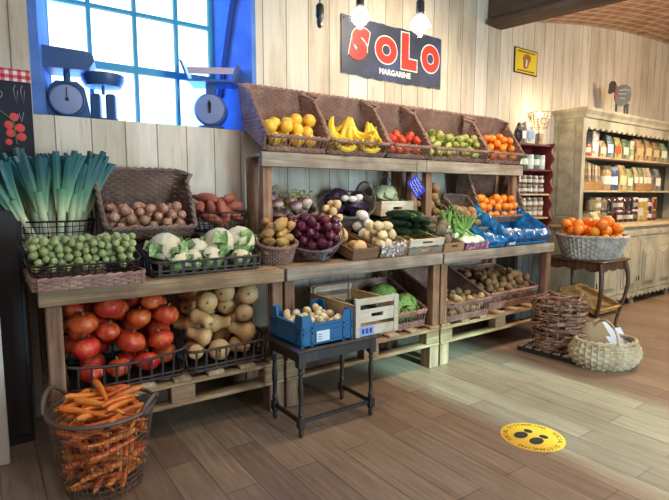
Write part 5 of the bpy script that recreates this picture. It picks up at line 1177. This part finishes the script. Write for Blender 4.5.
def packet(x, y, z, w, d, h, c, label, kind='bag', band=None, rz=0, group=None):
    t = thing({'bag': 'paper_bag', 'box': 'carton', 'tin': 'tin'}[kind], label, {'bag': 'bag', 'box': 'box', 'tin': 'tin'}[kind], (x, y, z), rz, group)
    if kind == 'bag':
        mb = MB(); prof = [(.46, .0), (.5, .05), (.5, .55), (.46, .8), (.42, .93), (.44, 1.0)]; vs = []
        for (s, q) in prof:
            dd = d*(.5 if q < .6 else .5-.42*(q-.6)/.4); vs += [(-w*s, -dd, h*q), (w*s, -dd, h*q), (w*s, dd, h*q), (-w*s, dd, h*q)]
        fs = [(3,2,1,0)]+[(i*4+k, i*4+(k+1) % 4, i*4+4+(k+1) % 4, i*4+4+k) for i in range(5) for k in range(4)]+[(20,21,22,23)]
        mb.add(vs, fs); obj('bag', mb, gm('b'+c, c, .6), t)
    elif kind == 'box': obj('carton', MB().bevbox(-w/2, w/2, -d/2, d/2, 0, h, .003), gm('c'+c, c, .55), t)
    else: obj('can', MB().lathe([(w*.48,0),(w/2,.006),(w/2,h-.006),(w*.48,h)], 18), gm('t'+c, c, .35), t)
    if band:
        if kind == 'tin': obj('printed_label', MB().lathe([(w*.505,h*.3),(w*.506,h*.31),(w*.506,h*.7),(w*.505,h*.71)], 18, cap=False), gm('p'+band, band, .6), t)
        else: obj('printed_label', MB().box(-w*.36, w*.36, -d/2-.003, -d/2+.001 if kind == 'box' else -d*.40, h*.22, h*.58), gm('p'+band, band, .6), t)
    return t
Z1, Z2, Z3 = 1.871, 1.461, CT+.001; FY = 3.29
# top shelf of the dresser, left to right
packet(5.96, FY, Z1, 0.112, .10, 0.156, '#3c5a52', 'dark green tin stacked first from the left on the dresser top shelf', 'tin', '#cbb89a'); packet(5.96, FY, Z1+.157, .112, .10, .13, '#8a4a2e', 'brown-red tin on the dark green tin, dresser top shelf', 'tin', '#d6c3a0')
packet(6.09, FY, Z1, 0.112, .10, 0.143, '#b5482e', 'orange-red tin beside the stacked tins on the dresser top shelf', 'tin', '#e0d2b0')
packet(6.23, FY-.01, Z1, 0.157, .07, 0.305, '#c9c4ba', 'tall pale carton near the left of the dresser top shelf', 'box', '#e4e0d8')
packet(6.42, FY, Z1, 0.168, .09, 0.208, '#b08d5a', 'tan paper bag right of the tall pale carton', 'bag', '#e4d6b4')
packet(6.60, FY, Z1, 0.168, .09, 0.286, '#4a6a78', 'blue-grey bag with white top on the dresser top shelf', 'bag', '#e8ecec')
packet(6.80, FY, Z1, 0.190, .10, 0.273, '#a8a04a', 'yellow-green bag on the dresser top shelf', 'bag', '#c0492e')
packet(7.00, FY, Z1, 0.179, .10, 0.260, '#3f6a4a', 'dark green bag on the dresser top shelf', 'bag', '#d0d8b8')
packet(7.17, FY-.02, Z1, 0.101, .06, 0.247, '#d9d0b0', 'narrow cream carton on the dresser top shelf', 'box', '#8fa36a')
packet(7.37, FY, Z1, 0.246, .12, 0.286, '#b28a50', 'wide tan paper bag on the dresser top shelf', 'bag', '#caa468')
packet(7.63, FY, Z1, 0.224, .12, 0.299, '#a67e48', 'tan paper bag second from the right in view on the dresser top shelf', 'bag', '#d0b078')
packet(7.87, FY, Z1, 0.224, .12, 0.273, '#9a7440', 'darker tan bag at the right of the dresser top shelf', 'bag', '#c8b088')
packet(8.12, FY, Z1, 0.224, .12, 0.273, '#8a9a6a', 'sage green bag at the right frame edge on the dresser top shelf', 'bag', '#e0d8c0')
# middle shelf
def tray(x0, x1, z, label, c='#8a6238'):
    t = thing('wooden_tray', label, 'tray', (x0, FY-.07, z)); m = wood('tray'+c.strip('#'), [c, '#a87f4c', '#b89058'], 'X')
    obj('front_board', MB().bevbox(0, x1-x0, 0, .012, 0, .10, .003), m, t); obj('back_board', MB().bevbox(0, x1-x0, .16, .172, 0, .10, .003), m, t); obj('end_board', MB().box(0, .012, .012, .16, 0, .10), m, t); obj('end_board', MB().box(x1-x0-.012, x1-x0, .012, .16, 0, .10), m, t); obj('base', MB().box(.012, x1-x0-.012, .012, .16, 0, .006), m, t); return t
tray(5.93, 6.42, Z2, 'brown wooden tray of leaning packets at the left of the dresser middle shelf')
for k, (x, c, lab) in enumerate(((5.99, '#c8b48c', 'cream'), (6.07, '#7a5a38', 'dark brown'), (6.15, '#c9b08a', 'pale tan'), (6.23, '#8a6a44', 'brown'), (6.31, '#d2c09a', 'light cream'), (6.375, '#a8865a', 'tan'))):
    t = packet(x, FY+.01, Z2+.009, .055, .12, .355-.014*k, c, f'{lab} flat packet standing in the tray on the dresser middle shelf', 'box'); t.rotation_euler = (0, R(-9), 0)
jar(6.56, FY, Z2, .31, .085, '#a5895a', '#6a5a3a', 'tall jar of tan grains on the dresser middle shelf', None)
jar(6.755, FY, Z2, .30, .08, '#3f4c68', '#8a96a8', 'dark blue jar with a pale label on the dresser middle shelf', None, paper='#d8dce0')
packet(6.96, FY, Z2, .22, .11, .33, '#bd9c62', 'large tan bag on the dresser middle shelf', 'bag', '#d8c48e'); packet(7.17, FY, Z2, .17, .10, .29, '#8aa05a', 'green and white bag on the dresser middle shelf', 'bag', '#dfe6cc')
tray(7.30, 7.85, Z2, 'brown wooden tray at the right of the dresser middle shelf', '#7a5230')
for k, (x, c, lab) in enumerate(((7.40, '#c0aa78', 'cream'), (7.54, '#6a8a4a', 'green'), (7.68, '#b89a62', 'tan'), (7.79, '#c8c2a2', 'pale grey'))): packet(x, FY+.02, Z2+.008, .135, .09, .31, c, f'{lab} bag in the right-hand tray on the dresser middle shelf', 'bag', '#e4dcc4')
packet(8.0, FY, Z2, .2, .11, .31, '#5a6a78', 'slate blue bag right of the tray on the dresser middle shelf', 'bag', '#e0d8c0')
# counter: rows of jars, two high
jl = [('#8f7a50', '#c8bb90', 'pale gold'), ('#7a6a48', '#4a3e2a', 'tan'), ('#2e100e', '#6a1f1a', 'dark red'), ('#451512', '#d0c6b4', 'deep red'), ('#5a1a15', '#2c2622', 'red'), ('#a8863f', '#e0d8c8', 'honey'), ('#241712', '#3a3230', 'black-brown'), ('#6a2618', '#b89a50', 'brick red')]
g = random.Random(21); cj = []
for k in range(15):
    x = 6.02+k*.145
    for lv in range(2):
        if lv and k in (0, 1, 11, 12): continue
        c = jl[(0, 1, 1, 0, 1, 6, 2, 3, 2, 6, 3, 5, 5, 4, 7)[k]]; hh = .165 if k not in (11, 12) else .32
        t = jar(x, FY+.03, Z3+lv*.1665, hh, .066, c[0], c[1], '', 'jars on the dresser counter', paper=('#8f8672', '#b8ae9c', '#6a5a48', '#c4bcae')[(k*3+lv*2) % 4], band=(k+lv) % 3 > 0); cj.append((t, c[2], k, lv))
ORD = ['leftmost', 'second', 'third', 'fourth', 'fifth', 'sixth', 'seventh', 'eighth', 'ninth', 'tenth', 'eleventh', 'twelfth', 'thirteenth', 'fourteenth', 'fifteenth', 'sixteenth', 'seventeenth', 'eighteenth', 'nineteenth', 'twentieth', 'twenty-first', 'twenty-second', 'twenty-third', 'twenty-fourth', 'twenty-fifth', 'twenty-sixth', 'twenty-seventh', 'twenty-eighth', 'twenty-ninth', 'thirtieth']+['later']*200
for lv in (0, 1):
    row = [j for j in cj if j[3] == lv]
    for i, (t, cn, k, _) in enumerate(row): t['label'] = f'{cn} jar, {ORD[i]}{" from left" if i else ""} in the {"upper" if lv else "lower"} jar row on the dresser counter'
packet(6.0, FY-.17, Z3, .16, .10, .16, '#cdb98a', 'pale gold wrapped bag at the left end of the dresser counter', 'bag', '#e8e0c8')
# narrow shelf goods
NY = 3.36
for (z, hs, cols, what) in ((1.686, .16, ['#2f4a3c', '#40604c', '#c9cfc4', '#4a6a56', '#b8c4b8'], 'tin'), (1.416, .10, ['#5a5048', '#6a5c50', '#4c443e', '#70645a', '#544a42'], 'jar'), (1.151, .11, ['#8a7a62', '#9a8a70', '#7a6a54', '#94826a', '#86765e'], 'jar')):
    nm = {1.686: 'green shelf tier', 1.416: 'middle tier', 1.151: 'lower tier'}[z]
    for k in range(5):
        x = 4.83+k*.108
        if what == 'tin': packet(x, NY, z, .09, .09, hs, cols[k], f'{("dark green","green","white","grey-green","pale green")[k]} tin on the upper tier of the narrow shelf', 'tin', '#d8dcd0')
        else:
            for lv in range(2):
                j = jar(x, NY, z+lv*(hs+.001), hs, .045, cols[k], '#b8aa98' if lv else '#a89a88', f'{ORD[k]}{" from left" if k else ""} {"upper" if lv else "lower"} small jar on the {nm} of the narrow shelf', 'small jars on the narrow shelf', paper='#cfc4b0')
packet(4.86, NY, 1.961, .09, .10, .22, '#2f3a4a', 'dark packet beside the mandarins on top of the narrow shelf', 'bag', '#e0e4e8'); packet(5.0, NY+.01, 1.961, .15, .10, .24, '#d4d6da', 'white bag with blue mark on top of the narrow shelf', 'bag', '#8fa8c8'); packet(5.15, NY-.03, 1.961, .08, .08, .12, '#b89a74', 'small tan carton beside the basket lamp', 'box')
# ================================================================== NAMING EACH PIECE OF A HEAP BY WHERE IT LIES
bpy.context.view_layer.update(); DG = bpy.context.evaluated_depsgraph_get(); CAMP = Vector((0, 0, H))
def seen(o):
    top = o; bb = [o.matrix_world @ Vector(c) for c in o.bound_box]; c = sum(bb, Vector())/8
    fam = {o.name}|{k.name for k in o.children}; hit = 0; rr = max((b-c).length for b in bb)*(.5 if o.name[:4] != 'leek' else .85)
    right = Vector((math.cos(YAW), -math.sin(YAW), 0)); upv = Vector((0, 0, 1))
    for (a, b) in [(-1+2*i/6, -1+2*j/6) for i in range(7) for j in range(7)]:
        d = (c+right*a*rr+upv*b*rr-CAMP).normalized(); org = CAMP
        ok, loc, n, i, ho, m = SC.ray_cast(DG, org, d)
        if ok and ho.name.split('.')[0] in ('plastic_film',): ok, loc, n, i, ho, m = SC.ray_cast(DG, loc+d*.004, d)
        if ok and ho.name in fam:
            hit += 1
            if hit >= 2: return hit
    return hit
for objs, look, where, cat, group, rows in PILES:
    vis = []; hid = []
    for o in objs: (vis if seen(o) >= 2 else hid).append(o)
    for o in hid: tag(o, f'{look} mostly hidden under or behind others in the {where}', cat, group)
    if len(vis) > 45:
        for o in vis: tag(o, f'{look} lying in view in the {where}', cat, group)
        continue
    P = sorted([(proj(o.matrix_world.translation), o) for o in vis], key=lambda q: q[0][1])   # far / high first
    nr = max(1, min(rows, (len(P)+3)//4)); names = {1: [''], 2: ['back', 'front'], 3: ['back', 'middle', 'front'], 4: ['back', 'second', 'third', 'front']}[nr]
    for r in range(nr):
        a, b = len(P)*r//nr, len(P)*(r+1)//nr; row = sorted(P[a:b], key=lambda q: q[0][0])
        for i, (p, o) in enumerate(row):
            pl = f'{ORD[i]}{" from left" if i else ""}'
            if len(row) == 1: pl = 'alone' if nr > 1 else ''
            lab = f'{look}, {pl} in the {names[r]+" row of the " if names[r] else ""}{where}' if pl else f'{look} in the {where}'
            tag(o, lab, cat, group)
# ================================================================== LIGHT
def light(kind, name, loc, energy, color, rot=(0,0,0), size=1, sy=None, **k):
    l = bpy.data.lights.new(name, kind); l.energy = energy; l.color = color
    if kind == 'AREA':
        l.size = size
        if sy: l.shape = 'RECTANGLE'; l.size_y = sy
    elif kind == 'SUN': l.angle = size
    else: l.shadow_soft_size = size
    for a, v in k.items(): setattr(l, a, v)
    o = bpy.data.objects.new(name, l); COL.objects.link(o); o.location = loc; o.rotation_euler = rot; return o
def aim(o, p): o.rotation_euler = (Vector(p)-o.location).to_track_quat('-Z', 'Y').to_euler()
wd = bpy.data.worlds.new('sky'); SC.world = wd; wd.use_nodes = True
bg = wd.node_tree.nodes['Background']; bg.inputs['Color'].default_value = (.62, .78, 1, 1); bg.inputs['Strength'].default_value = .5
# low sun through the open shop door: the band on the floor
s = light('SUN', 'sun', (3, -6, 4), 13, (.40, .92, 1.0), size=R(3)); aim(s, (3.02, 1.0, 4-7*math.tan(R(22))))
# daylight of the doorway
a = light('AREA', 'doorway_daylight', ((DX0+DX1)/2, -2.38, 1.25), 200, (.52, .79, 1.0), size=1.05, sy=2.2); aim(a, (2.6, 3, .9))
# recess window
a = light('AREA', 'recess_daylight', ((GX0+GX1)/2, GY-.03, 2.58), 34, (.03, .22, 1.0), size=1.1, sy=1.25); a.rotation_euler = (-PI/2, 0, 0)
# added fill light from above, unseen, brightens the left side
a = light('AREA', 'ceiling_panel', (.2, .0, 3.42), 40, (.84, .80, 1.0), size=1.2, sy=.6); aim(a, (.6, 1.0, 0))
# ceiling lamps of the shop, warm
for (x, y, z, e, sz, tx, ty, tz) in ((3.3, 2.0, 3.3, 165, 105, 3.1, 3.3, 2.0), (4.6, 1.9, 3.1, 70, 150, 4.7, 2.6, 0), (6.6, 1.7, 2.9, 260, 165, 6.7, 2.3, 0)):
    l = light('SPOT', 'ceiling_spot', (x, y, z), e, (1, .84, .64), size=.08, spot_size=R(sz), spot_blend=.8); aim(l, (tx, ty, tz))
l = light('SPOT', 'ceiling_spot', (4.4, .2, 3.2), 150, (1, .80, .45), size=.08, spot_size=R(70), spot_blend=.9); aim(l, (3.6, .7, 0))
light('POINT', 'vault_lamp', (6.9, 1.3, 2.7), 90, (1, .78, .52), size=.08)
# the two lit pendants
for (x, y, z) in ((1.679, 2.141, 2.33), (1.931, 1.957, 2.29)): light('POINT', 'pendant_glow', (x, y, z-.07), 17, (1, .86, .68), size=.05)
light('POINT', 'basket_lamp_glow', (5.30, 3.34, 2.30), 7, (1, .72, .40), size=.04)
vs = SC.view_settings; vs.view_transform = 'Standard'; vs.look = 'None'; vs.gamma = 1; vs.exposure = 0; vs.use_curve_mapping = False
